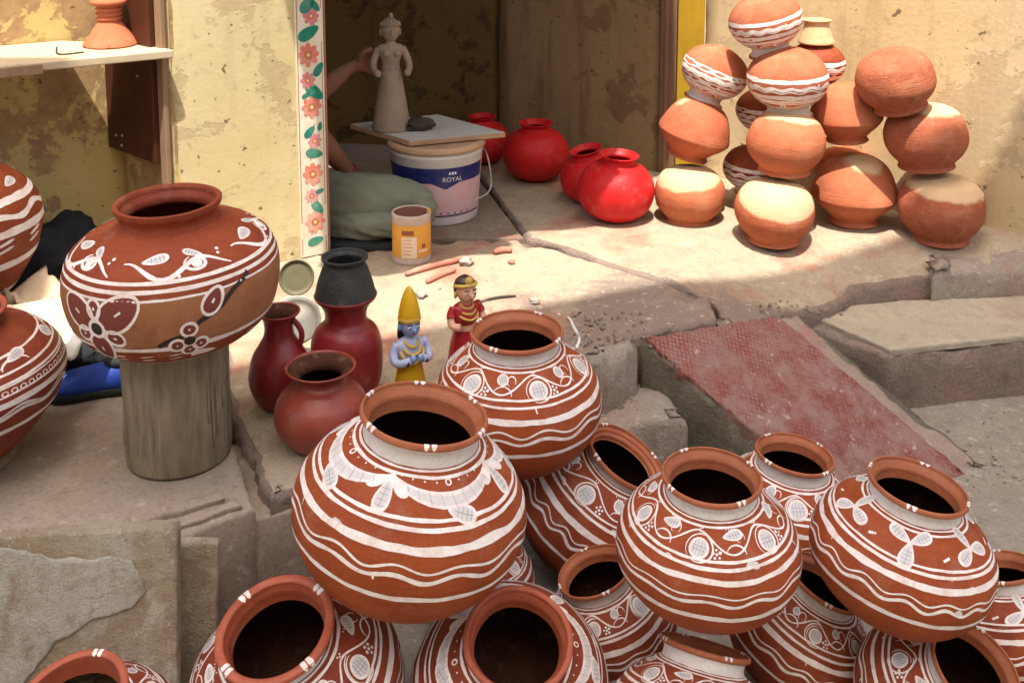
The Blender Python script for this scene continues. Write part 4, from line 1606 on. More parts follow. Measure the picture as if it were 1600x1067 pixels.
g = G(540, 624)
dv = (g.y) * c8 + H * s8
Rv = 56 * dv / F
vase = vessel('tall_vase', (g.x, g.y + .03, 0), Rv, [(.62, 0), (.80, .12), (.96, .50), (1.0, .95), (.98, 1.55), (.86, 1.90), (.66, 2.10), (.58, 2.25), (.60, 2.50), (.72, 2.72), (.84, 2.84), (.88, 2.93)], 'maroon', 'tall glossy crimson vase with a black pot set on its mouth', 'vase')
bpz = 2.93 * Rv
bp_ = vessel('black_pot', (g.x, g.y + .03, bpz - .004), Rv, [(.80, 0), (.85, .05), (.84, .12), (.76, .45), (.64, .80), (.58, .95), (.58, 1.02), (.64, 1.10), (.65, 1.16)], 'black', 'black conical clay pot standing on the crimson vase', 'pot', (0, 0, 0), 'black')
g = G(432, 648)
dv = g.y * c8 + H * s8
Rv = 49 * dv / F
jug = vessel('red_jug', (g.x, g.y + .05, 0), Rv, [(.55, 0), (.78, .2), (.98, .70), (1.0, 1.15), (.88, 1.65), (.66, 2.05), (.50, 2.35), (.46, 2.65), (.52, 2.95), (.68, 3.12), (.70, 3.18)], 'maroon', 'dark crimson jug with a handle between the pedestal and the tall vase', 'jug')
m = MB().tube([(.46 + .30 * sin(pi * k / 10), -.1, 2.95 - 1.2 * k / 10 + .05 * sin(pi * k / 10)) for k in range(11)], .09, 10)
m.build('handle', MAT['maroon'], jug)
g = G(494, 722)
dv = (g.y + .08) * c8 + H * s8
Rv = 73 * dv / F
vessel('small_pot', (g.x, g.y + .075, 0), Rv, [(.45, 0), (.70, .10), (.93, .40), (1.0, .70), (.92, 1.02), (.70, 1.28), (.54, 1.40), (.51, 1.50), (.57, 1.62), (.70, 1.70), (.75, 1.74)], 'redbrown', 'small burnished red-brown pot before the crimson vessels', 'pot', rim_from=-3, rim_mat='redbrown')

# ---- bright red pots in the doorway
RP = [(.30, 0), (.62, .09), (.90, .36), (1.0, .72), (.94, 1.06), (.74, 1.34), (.50, 1.47), (.42, 1.53), (.42, 1.59), (.50, 1.67), (.53, 1.70)]
for (px, py, w, lean, lb) in ((838, 291, 52, (0, 0), 'upright red pot in the shade against the shop wall'),
                              (753, 262, 42, (0, 0), 'red pot in deep shade behind the board on the bucket'),
                              (926, 324, 49, (-12, 4), 'shaded red pot leaning left behind the sunlit one'),
                              (966, 356, 60, (4, 2), 'bright red pot in sunlight at the shop doorway')):
    g = G(px, py)
    dv = (g.y + .09) * c8 + H * s8
    Rv = w * dv / F
    vessel('red_pot', (g.x - Rv * .8 * sin(radians(lean[0])), g.y + Rv * .75, .004), Rv, RP, 'redpot', lb, 'pot', (radians(lean[1]), radians(lean[0]), 0), 'redpot', rim_from=-2, group='bright red pots in the doorway')
# ------------------------------------------------------------------ clay recipes of the stacked pots
RAWP = {'raw': ((.48, .145, .07), (.40, .11, .052), (.53, .2, .11), .85, .12, 2.2, .25, .2),
        'raw2': ((.52, .165, .078), (.45, .13, .06), (.57, .23, .12), .85, .12, 2.0, .25, .15),
        'raw3': ((.43, .135, .068), (.34, .10, .053), (.48, .2, .12), .88, .1, 3.0, .35, .35)}
# ------------------------------------------------------------------ stacked pots by the right wall
RAW = [(.59, .03), (.64, 0), (.68, .025), (.66, .08), (.64, .12), (.71, .20), (.87, .38), (.97, .58), (1.0, .76), (.985, .98), (.89, 1.24), (.69, 1.44), (.38, 1.55), (0, 1.58)]
RAWC = [(.50, .03), (.55, 0), (.58, .025), (.55, .08), (.53, .13), (.64, .26), (.86, .46), (.985, .62), (1.0, .69), (.965, .84), (.86, 1.14), (.68, 1.42), (.38, 1.60), (0, 1.66)]


def raw_pot(cx, cy, rpx, d, label, mat='raw', lean=(0, 0), cap=None, prof=RAW, spin=0.0, seed=0):
    """unpainted pot standing on its mouth; (cx, cy) = middle of the belly"""
    c, R = at(cx, cy, rpx, d)
    ax = Vector((tan(radians(lean[0])), -tan(radians(lean[1])), 1)).normalized()
    rot = Vector((0, 0, 1)).rotation_difference(ax).to_matrix().to_4x4() @ Matrix.Rotation(spin, 4, 'Z')
    o = empty('unpainted_pot')
    o.matrix_world = Matrix.Translation(c) @ rot @ Matrix.Scale(R, 4) @ Matrix.Translation((0, 0, -.72))
    tag(o, label, 'pot', 'pots stacked mouth down by the right wall')
    q = catmull(prof, 6)
    k = 24
    bm_ = MAT[mat]
    if cap: bm_ = clay('bare_and_lit_top_' + mat, *RAWP[mat], cap=cap)
    MB().lathe(q[k - 6:], 64, wob=.045, seed=seed).build('body', bm_, o)
    MB().lathe(q[:k - 5], 64, wob=.045, seed=seed).build('rim', MAT[mat], o)
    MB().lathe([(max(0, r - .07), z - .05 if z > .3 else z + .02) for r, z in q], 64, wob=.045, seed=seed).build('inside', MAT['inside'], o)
    return o


# first stack beside the door jamb
raw_pot(1077, 306, 55, 3.70, 'squat unpainted pot with pale base, lowest of the stack nearest the door', 'raw2', (1, 0), (-.1, -.1, 1, 1.18), seed=1)
raw_pot(1085, 206, 57, 3.72, 'unpainted pot tilted right, in the middle of the stack nearest the door', 'raw', (16, 2), (-.75, .1, 1, 1.5), seed=2, prof=RAWC)
# second stack
raw_pot(1210, 333, 61, 3.52, 'unpainted pot with cream base, lowest of the second stack', 'raw', (0, 0), (.05, -.35, 1, 1.06), seed=3)
raw_pot(1228, 226, 60, 3.54, 'unpainted orange pot with thin cream cap, second up in its stack', 'raw2', (2, 0), (.1, .1, 1, 1.36), seed=4)
raw_pot(1335, 300, 66, 3.66, 'largest unpainted pot, orange and sharp bellied, between the stacks', 'raw2', (0, 0), (.1, -.4, 1, 1.5), seed=5, prof=RAWC)  # its pale top is a highlight put into the clay colour
raw_pot(1322, 180, 56, 3.62, 'unpainted orange pot in shade above the sharp-bellied one', 'raw2', (-4, 0), None, seed=6, prof=RAWC)
raw_pot(1318, 268, 44, 3.80, 'unpainted pot hidden behind the sharp-bellied one', 'raw', (0, 0), None, seed=6)
raw_pot(1470, 328, 66, 3.55, 'brownish unpainted pot with cream base, lowest at the far right', 'raw3', (1, 0), (.05, -.1, 1, 1.24), seed=7)
raw_pot(1446, 216, 63, 3.54, 'pitted brown unpainted pot, middle of the right-hand stack', 'raw3', (-5, 0), (.1, .1, 1, 1.34), seed=8)
raw_pot(1400, 128, 60, 3.49, 'smooth brown unpainted pot crowning the right-hand stack', 'raw3', (-14, 4), None, seed=9)

GS = 'pots stacked mouth down by the right wall'
c, R = at(1117, 112, 53, 3.72)
matka(c, R, (20, 2), 'painted pot upside down on top of the stack nearest the door', 'vine', 41, ('raw', 'rim'), flip=True, group=GS, h=.95, neck=.50, rimr=.60, bold=2.4)
c, R = at(1231, 122, 63, 3.56)
matka(c, R, (-3, 2), 'painted pot upside down with wavy white bands, third up in the second stack', 'swag', 42, ('raw', 'rim'), flip=True, group=GS, h=.95, neck=.52, rimr=.62, bold=2.4)
c, R = at(1196, 32, 57, 3.58)
matka(c, R, (-13, 2), 'painted pot upside down at the very top, cut by the upper edge', 'vine', 43, ('raw', 'rim'), flip=True, group=GS, h=.95, neck=.52, rimr=.62, bold=2.4)
c, R = at(1176, 262, 46, 3.82)
matka(c, R, (4, 0), 'painted pot in shadow low behind the two front stacks', 'vine', 44, ('slip', 'rim'), flip=True, group=GS, bold=2.4)
c, R = at(1196, 172, 46, 3.82)
matka(c, R, (0, 0), 'striped pot in shadow behind the second stack', 'vine', 45, ('slip', 'rim'), flip=True, group=GS, bold=2.4)
c, R = at(1275, 99, 45, 3.70)
matka(c, R, (0, 0), 'striped pot behind the second stack, carrying a small tan jar', 'vine', 46, ('slip', 'rim'), flip=True, group=GS, bold=2.4)
c, R = at(1275, 67, 27, 3.68)
jr = vessel('tan_jar', c, R, [(1.0, 0), (1.03, .08), (.96, .3), (.80, .75), (.70, 1.05), (.72, 1.2), (.80, 1.30), (.82, 1.36)], 'buff', 'small tan clay jar set on the striped pot by the wall', 'jar', (0, 0, 0), 'buff')

# ------------------------------------------------------------------ bucket, board and clay figure
g = G(678, 356)
bc = Vector((g.x, g.y + .15, 0))
bR = .158
bh = .262
bk_ = empty('paint_bucket', bc)
tag(bk_, 'white plastic paint bucket with navy and pink label under the board', 'bucket')
wallp = [(bR * .86, 0), (bR * .875, .006), (bR * .93, bh * .5), (bR * .985, bh * .86), (bR, bh * .87), (bR, bh * .90), (bR * .985, bh * .905), (bR * .995, bh)]
MB().lathe([(0, .0)] + wallp + [(0, bh)], 64).build('tub', MAT['bucket'], bk_)
MB().lathe(catmull([(bR * .98, bh * .945), (bR * 1.045, bh * .94), (bR * 1.05, bh * 1.0), (bR * 1.0, bh * 1.02), (bR * .9, bh * 1.01)], 3) + [(0, bh * 1.01)], 64).build('lid', MAT['bucket_lid'], bk_)


def b_r(z):  # tub radius at height z
    return bR * (.875 + (.93 - .875) * min(1, z / (bh * .5)) + max(0, (z - bh * .5)) / (bh * .36) * .055)


def arc_band(z0, z1, a0, a1, off, mat, name, parent, wave=0.0, n=40):
    m = MB()
    vs, fs = [], []
    for i in range(n + 1):
        a = a0 + (a1 - a0) * i / n
        for z in (z0 + wave * max(0, 1 - abs((i / n - .62) * 9)) , z1):
            r = b_r(z) + off
            vs.append((r * cos(a), r * sin(a), z))
    fs = [(2 * i, 2 * i + 2, 2 * i + 3, 2 * i + 1) for i in range(n)]
    return m.add(vs, fs).build(name, mat, parent)


T0 = -pi / 2 + .0
arc_band(bh * .11, bh * .58, T0 - 1.5, T0 + 1.35, .0008, MAT['pink'], 'pink_label', bk_)
arc_band(bh * .565, bh * .76, T0 - 1.5, T0 + 1.35, .0014, MAT['navy'], 'navy_label', bk_, -.022)
arc_band(bh * .125, bh * .145, T0 - 1.4, T0 + 1.3, .0014, MAT['navy'], 'label_line', bk_)
for k in range(7):
    a = T0 - .2 + k * .17
    arc_band(bh * .155, bh * .18, a, a + .035, .0016, MAT['navy'], 'label_mark', bk_, n=2)


def text_mesh(s, size):
    cu = bpy.data.curves.new('txt', 'FONT')
    cu.body = s
    cu.size = size
    cu.align_x = 'CENTER'
    ob = bpy.data.objects.new('txt', cu)
    col.objects.link(ob)
    me = bpy.data.meshes.new_from_object(ob.evaluated_get(bpy.context.evaluated_depsgraph_get()))
    bpy.data.objects.remove(ob)
    return me


def wrap_text(s, size, a0, z0, off, mat, name, parent, rfun):
    me = text_mesh(s, size)
    bm = bmesh.new(); bm.from_mesh(me)
    bmesh.ops.triangulate(bm, faces=bm.faces)
    for v in bm.verts:
        z = z0 + v.co.y
        r = rfun(z) + off
        a = a0 + v.co.x / r
        v.co = (r * cos(a), r * sin(a), z)
    bm.to_mesh(me); bm.free()
    me.materials.append(mat)
    return link(name, me, parent)


wrap_text('ROYAL', .022, T0 + .42, bh * .585, .0022, MAT['print_white'], 'label_text', bk_, b_r)
m = MB()
for k, (x, y) in enumerate(((-.010, .012), (0, .016), (.010, .012))):
    a = T0 + .42 + x / bR
    z = bh * .675
    vs = []
    for (dx, dz) in ((-.004, 0), (.004, 0), (.002, y), (-.002, y)):
        r = b_r(z) + .0022
        aa = a + dx / r
        vs.append((r * cos(aa), r * sin(aa), z + dz))
    m.add(vs, [(0, 1, 2, 3)])
m.build('label_crest', MAT['print_white'], bk_)['kind'] = 'stuff'
ha = [(bR * 1.02 * cos(.15), bR * 1.02 * sin(.15) - .02, bh * .86), (bR * 1.09, -.03, bh * .80), (bR * 1.16, -.05, bh * .60), (bR * 1.17, -.06, bh * .44), (bR * 1.08, -.085, bh * .36), (bR * .85, -.12, bh * .33)]
MB().tube(catmull(ha, 5), .0028, 8).build('handle', MAT['wire'], bk_)

zb_ = bh * 1.02 + .002
bdp = [G(547, 196, zb_ + .012), G(640, 223, zb_ + .012), G(790, 209, zb_ + .012), G(684, 181, zb_ + .012)]
wb = empty('work_board', (0, 0, 0))
tag(wb, 'dusty white board lying on the bucket as a work table', 'board')
pl = [(p.x, p.y) for p in bdp]
m = MB(); m.add([(x, y, zb_) for x, y in pl] + [(x, y, zb_ + .016) for x, y in pl], [(3, 2, 1, 0), (4, 5, 6, 7), (0, 1, 5, 4), (1, 2, 6, 5), (2, 3, 7, 6), (3, 0, 4, 7)])
m.build('plank', MAT['board_edge'], wb, False, bevel=.002)
cx_, cy_ = sum(p[0] for p in pl) / 4, sum(p[1] for p in pl) / 4
pl2 = [(cx_ + (x - cx_) * .985, cy_ + (y - cy_) * .985) for x, y in pl]
m = MB(); m.add([(x, y, zb_ + .0165) for x, y in pl2] + [(x, y, zb_ + .0185) for x, y in pl2], [(3, 2, 1, 0), (4, 5, 6, 7), (0, 1, 5, 4), (1, 2, 6, 5), (2, 3, 7, 6), (3, 0, 4, 7)])
m.build('white_face', MAT['board'], wb, False)
ztop_ = zb_ + .0187

# unfinished clay woman
sp = G(611, 203, ztop_)
fg = empty('clay_figure', (sp.x, sp.y + .02, ztop_), (0, 0, .25))
tag(fg, 'unfinished grey clay figure of a woman in a long skirt on the board', 'figurine')
sk = catmull([(.062, 0), (.066, .006), (.060, .04), (.050, .10), (.041, .155), (.036, .195), (.034, .205)], 5)
MB().lathe([(0, 0)] + sk, 40, wob=.06, seed=3).build('skirt', MAT['grey_clay'], fg)


def ellip_stack(rows, seg=24):
    """rows = (z, rx, ry, cx, cy)"""
    m = MB()
    vs, fs = [], []
    for (z, rx, ry, cx, cy) in rows:
        for k in range(seg):
            a = 2 * pi * k / seg
            vs.append((cx + rx * cos(a), cy + ry * sin(a), z))
    for i in range(len(rows) - 1):
        for k in range(seg):
            k2 = (k + 1) % seg
            fs.append((i * seg + k, i * seg + k2, (i + 1) * seg + k2, (i + 1) * seg + k))
    fs.append(tuple(range(seg))[::-1])
    fs.append(tuple((len(rows) - 1) * seg + k for k in range(seg)))
    return m.add(vs, fs)


rows = catmull([(.20, .034, .028, 0, 0), (.225, .030, .024, 0, 0), (.25, .036, .028, 0, -.003), (.272, .044, .027, 0, -.002), (.285, .040, .022, 0, 0), (.294, .018, .016, 0, 0), (.305, .015, .015, 0, -.002)], 4)
bo = ellip_stack(rows)
hd = [(.302, .015, .015, 0, -.003), (.315, .024, .026, 0, -.005), (.335, .030, .031, 0, -.005), (.352, .029, .030, 0, -.002), (.366, .024, .024, 0, 0), (.378, .012, .012, 0, 0), (.382, .003, .003, 0, 0)]
to = bo.build('torso', MAT['grey_clay'], fg)
he = ellip_stack(catmull(hd, 4)).build('head', MAT['grey_clay'], fg)
MB().ball((0, -.037, .332), (.005, .008, .009), 10, 8).build('nose', MAT['grey_clay'], he)
cr = MB()
for k in range(9):
    a = -pi / 2 + (k - 4) * .36
    hh = .012 + .014 * (1 - abs(k - 4) / 4.5)
    cr.tube([(.030 * cos(a), .030 * sin(a) * .95, .352), (.029 * cos(a), .029 * sin(a) * .9, .352 + hh)], [.0075, .004], 8)
cr.ball((0, -.026, .389), (.007, .007, .011), 10, 8)
cr.build('crown', MAT['grey_clay'], fg)['kind'] = 'stuff'
for s in (-1, 1):
    ar = MB().tube(catmull([(s * .038, 0, .276), (s * .052, -.002, .25), (s * .060, -.012, .222), (s * .056, -.032, .205), (s * .048, -.044, .200)], 4), [.013 - .0002 * i for i in range(17)], 12)
    ao = ar.build('arm', MAT['grey_clay'], fg)
    MB().ball((s * .050, -.046, .200), (.012, .011, .013), 12, 8).build('hand', MAT['grey_clay'], ao)
    MB().ball((s * .017, -.026, .262), (.013, .012, .012), 12, 8).build('breast', MAT['grey_clay'], to)
    MB().ball((s * .031, 0, .332), (.006, .006, .014), 10, 8).build('earring', MAT['grey_clay'], he)
lp = G(656, 205, ztop_)
o = MB().ball((0, 0, .0), (.043, .034, .026), 28, 18, None, .45, 3).ball((-.03, -.012, -.010), (.018, .016, .012), 16, 10, None, .4, 5).build('clay_lump', MAT['wet_clay'])
o.location = (lp.x, lp.y + .02, ztop_ + .018)
tag(o, 'dark wet lump of clay beside the clay figure on the board', 'clay')

# ------------------------------------------------------------------ the seated potter behind the pillar
def skin_mesh(name, nodes, edges, mat, parent, sub=2):
    """nodes = [(co, radius or (rx,ry))]"""
    me = bpy.data.meshes.new(name)
    me.from_pydata([tuple(n[0]) for n in nodes], edges, [])
    o = link(name, me, parent)
    md = o.modifiers.new('skin', 'SKIN')
    md.use_smooth_shade = True
    md.branch_smoothing = .6
    for i, n in enumerate(nodes):
        r = n[1] if isinstance(n[1], tuple) else (n[1], n[1])
        me.skin_vertices[0].data[i].radius = r
        me.skin_vertices[0].data[i].use_root = (i == 0)
    s = o.modifiers.new('sub', 'SUBSURF')
    s.levels = sub
    s.render_levels = sub
    dg = bpy.context.evaluated_depsgraph_get()
    dg.update()
    nm = bpy.data.meshes.new_from_object(o.evaluated_get(dg))
    bpy.data.objects.remove(o)
    nm.name = name
    nm.materials.clear()
    nm.materials.append(mat)
    nm.polygons.foreach_set('use_smooth', [True] * len(nm.polygons))
    return link(name, nm, parent)


per = empty('person', (-1.02, 3.72, 0)); per.location = (0, 0, 0)
tag(per, 'person in green trousers seated behind the pillar, arm reaching to the clay figure', 'person')
hip = Vector((-1.02, 3.80, .13))
sho = Vector((-.98, 3.78, .60))
shR = Vector((-.83, 3.74, .58))     # arm seen above
wr = P(548, 104, 3.72)
el = Vector((-.80, 3.58, .50)) if False else P(470, 168, 3.66)
pal = P(566, 98, 3.73)
nodes = [(hip, (.13, .16)), (Vector((-1.0, 3.79, .35)), (.12, .15)), (sho, (.11, .14)), (Vector((-.98, 3.75, .70)), .05), (Vector((-.97, 3.72, .80)), (.075, .09)), (Vector((-.97, 3.71, .89)), (.07, .085)),
         (shR, .055), (el, .042), (wr.lerp(el, .3), .034), (wr, .023), (pal, (.020, .030))]
edges = [(0, 1), (1, 2), (2, 3), (3, 4), (4, 5), (2, 6), (6, 7), (7, 8), (8, 9), (9, 10)]
# the other forearm, down to the thigh
shL = Vector((-1.10, 3.62, .56))
elL = P(465, 180, 3.60)
wrL = P(541, 264, 3.67)
haL = P(560, 290, 3.70)
k = len(nodes)
nodes += [(shL, .055), (elL, .044), (P(512, 232, 3.63), .043), (wrL, .027), (haL, (.022, .03))]
edges += [(2, k), (k, k + 1), (k + 1, k + 2), (k + 2, k + 3), (k + 3, k + 4)]
# fingers of the reaching hand round the figure's back
fing = [[(575, 84), (584, 82), (592, 86)], [(577, 93), (588, 92), (595, 96)], [(577, 102), (588, 103), (595, 107)], [(574, 111), (584, 114), (590, 117)]]
for f in fing:
    k = len(nodes)
    for j, (x, y) in enumerate(f):
        nodes.append((P(x, y, 3.735 + .012 * j), .0095 - .001 * j))
    edges += [(10, k), (k, k + 1), (k + 1, k + 2)]
k = len(nodes)
nodes += [(P(562, 88, 3.70), .011), (P(572, 78, 3.69), .009), (P(582, 77, 3.70), .008)]
edges += [(10, k), (k, k + 1), (k + 1, k + 2)]
body_ = skin_mesh('body', nodes, edges, MAT['skin'], per)
# head details
hp = Vector((-.97, 3.71, .86))
MB().ball(hp + Vector((-.004, .02, .03)), (.088, .10, .095), 20, 14).build('hair', MAT['hair'], per)
MB().ball(hp + Vector((.06, -.075, -.02)), (.012, .016, .018), 10, 8).build('nose', MAT['skin'], per)
for s in (-1, 1):
    MB().ball(hp + Vector((.045 + s * .03, -.075 + s * .02, .012)), .011, 10, 8).build('eye', MAT['eye_white'], per)
sh_rows = catmull([(.10, .17, .20, -1.02, 3.80), (.3, .155, .185, -1.0, 3.79), (.5, .16, .18, -.985, 3.78), (.62, .14, .15, -.98, 3.77), (.675, .07, .08, -.98, 3.75)], 4)
ellip_stack(sh_rows).build('shirt', MAT['shirt'], per)
# trousers: thigh out to the knee, shin folded back
tn = [(hip + Vector((.03, -.02, 0)), (.15, .16)), (P(470, 318, 3.62), (.10, .12)), (P(545, 322, 3.57), (.09, .12)), (P(622, 322, 3.53), (.085, .115)), (P(668, 326, 3.50), (.068, .085)), (P(650, 348, 3.48), (.05, .06)), (P(575, 352, 3.49), (.052, .06)), (P(505, 352, 3.55), (.052, .05))]
tr_o = skin_mesh('trousers', tn, [(k, k + 1) for k in range(7)], MAT['green_cloth'], per, 4)
for v in tr_o.data.vertices:
    q = v.co
    f = abs(noise.noise((q.x * 9 + q.z * 22, q.y * 7, q.z * 26))) + .5 * abs(noise.noise((q.x * 20, q.y * 16, q.z * 46 + 3)))
    v.co += v.normal * (.012 * (.40 - f))
br = MB()
ax_ = (haL - wrL).normalized()
a_ = ax_.cross(Vector((0, 0, 1))).normalized(); b_ = ax_.cross(a_)
br.tube([wrL + ax_ * .012 + (a_ * cos(w) + b_ * sin(w)) * .031 for w in [2 * pi * i / 16 for i in range(17)]], .004, 8)
br.build('bracelet', MAT['fig_red'], per)
mt = rough_slab('floor_mat', [Vector(p[:2]) for p in (G(480, 388), G(610, 392), G(668, 372), G(640, 350), G(470, 345))], .001, .014, MAT['mat_cloth'], None, step=.03, jit=.004, rnd=.005, seed=30, ztop=.003)
tag(mt, 'dark floor mat under the seated person', 'mat')

# ------------------------------------------------------------------ paint tin
g = G(641, 415)
tc = Vector((g.x, g.y + .055, 0))
tr, th_ = .0575, .150
tin = empty('paint_tin', tc)
tag(tin, 'small open paint tin with orange label on the platform', 'tin')
MB().lathe([(0, 0), (tr, 0), (tr + .001, .006), (tr, .012), (tr, th_ - .012), (tr + .002, th_ - .006), (tr + .0015, th_), (tr - .004, th_ + .001), (tr - .005, th_ - .003)], 56).build('can', MAT['tin_rim'], tin)
MB().lathe([(tr - .005, th_ - .003), (tr - .0055, th_ - .02), (tr - .0045, .05), (0, .048)], 48).build('inside', MAT['tin_in'], tin)


def tin_band(z0, z1, a0, a1, off, mat, name, n=24):
    m = MB(); vs = []
    for i in range(n + 1):
        a = a0 + (a1 - a0) * i / n
        for z in (z0, z1): vs.append(((tr + off) * cos(a), (tr + off) * sin(a), z))
    return m.add(vs, [(2 * i, 2 * i + 2, 2 * i + 3, 2 * i + 1) for i in range(n)]).build(name, mat, tin)


tin_band(.022, th_ - .028, T0 - 2.6, T0 + 2.6, .0008, MAT['tin'], 'label', 60)
tin_band(.024, th_ - .062, T0 - .45, T0 + .35, .0014, MAT['tin_pale'], 'pale_patch')
tin_band(th_ - .056, th_ - .042, T0 - .42, T0 + .2, .0016, MAT['tin_brown'], 'brown_bar')
for k in range(5):
    tin_band(.034 + k * .011, .037 + k * .011, T0 - .38, T0 + .05 + .05 * (k % 3), .0020, MAT['tin'], 'print_line', 8)
tin_band(.052, .064, T0 + .62, T0 + .85, .0016, MAT['tin_brown'], 'print_mark', 6)
tin_band(.04, .047, T0 + .45, T0 + 1.0, .0016, MAT['tin_pale'], 'print_line', 6)
MB().ball((tr * .9, -.01, th_ + .004), (.005, .005, .009), 8, 6).build('paint_drip', MAT['fig_yellow'], tin)

# ------------------------------------------------------------------ painted figurines
def figurine_man(base):
    o = empty('blue_figurine', base, (0, 0, .5), .80)
    tag(o, 'painted clay figurine with blue face and tall yellow cap beside the crimson vase', 'figurine')
    MB().lathe([(0, 0)] + catmull([(.052, 0), (.050, .01), (.044, .05), (.036, .095), (.034, .115)], 4), 32, wob=.05, seed=2).build('skirt', MAT['fig_yellow'], o)
    to = ellip_stack(catmull([(.11, .034, .027, 0, 0), (.13, .036, .028, 0, -.002), (.155, .042, .028, 0, -.001), (.172, .040, .024, 0, 0), (.184, .018, .016, 0, -.002), (.195, .015, .015, 0, -.003)], 4)).build('torso', MAT['fig_white'], o)
    he = ellip_stack(catmull([(.190, .014, .014, 0, -.004), (.200, .022, .024, 0, -.008), (.215, .027, .029, 0, -.007), (.232, .028, .028, 0, -.003), (.248, .025, .024, 0, 0), (.256, .008, .008, 0, 0)], 4)).build('head', MAT['fig_blue'], o)
    MB().ball((0, -.037, .214), (.005, .007, .008), 10, 8).build('nose', MAT['fig_blue'], he)
    MB().ball((0, -.033, .202), (.006, .003, .0024), 10, 6).build('mouth', MAT['fig_lip'], he)
    for s in (-1, 1):
        e = MB().ball((s * .012, -.0315, .222), (.0058, .003, .0028), 10, 8).build('eye', MAT['eye_white'], he)
        MB().ball((s * .012, -.0345, .222), (.0026, .0018, .0026), 8, 6).build('pupil', MAT['ink'], he) 
        MB().tube([(s * .005, -.0335, .230), (s * .012, -.0335, .2325), (s * .019, -.030, .230)], .0013, 6).build('eyebrow', MAT['ink'], he)
        MB().ball((s * .028, .002, .215), (.006, .005, .010), 10, 8).build('ear', MAT['fig_blue'], he)
    ca = MB().lathe(catmull([(.031, .236), (.032, .244), (.029, .265), (.020, .300), (.010, .322), (.004, .330), (0, .331)], 4), 28)
    ca.build('cap', MAT['fig_yellow'], o)
    MB().lathe(catmull([(.0315, .232), (.0335, .238), (.032, .245), (.030, .248)], 3), 28).build('cap_band', MAT['fig_gold'], o)
    hr = ellip_stack(catmull([(.165, .020, .008, 0, .030), (.18, .026, .010, 0, .027), (.21, .027, .012, 0, .020), (.236, .026, .012, 0, .014)], 3)).build('hair', MAT['hair'], o)
    for s in (-1, 1):
        pts = catmull([(s * .038, 0, .168), (s * .050, -.002, .145), (s * .050, -.018, .124), (s * .034, -.040, .128), (s * .018, -.048, .136)], 4)
        a = MB().tube(pts, [.0125] * 8 + [.011] * 9, 12).build('arm', MAT['fig_white'], o)
        MB().ball((s * .012, -.052, .140), (.010, .009, .012), 12, 8).build('hand', MAT['fig_blue'], a)
        MB().lathe([(.012, -.004), (.0135, 0), (.012, .004)], 14, Matrix.Translation((s * .027, -.044, .131)) @ Matrix.Rotation(s * 1.1, 4, 'Y')).build('bangle', MAT['fig_hair'], a)
    for k, dz in enumerate((0, .012, .026)):
        pts = [((.020 + .007 * k) * sin(w), -.012 - (.019 + .004 * k) * cos(w) * .9, .180 - dz - (.016 + .01 * k) * cos(w)) for w in [-1.5 + .25 * i for i in range(13)]]
        MB().tube(pts, .005, 8).build('garland', MAT['fig_gold'], o)
    return o


g = G(640, 628)
figurine_man((g.x, g.y + .02, 0))


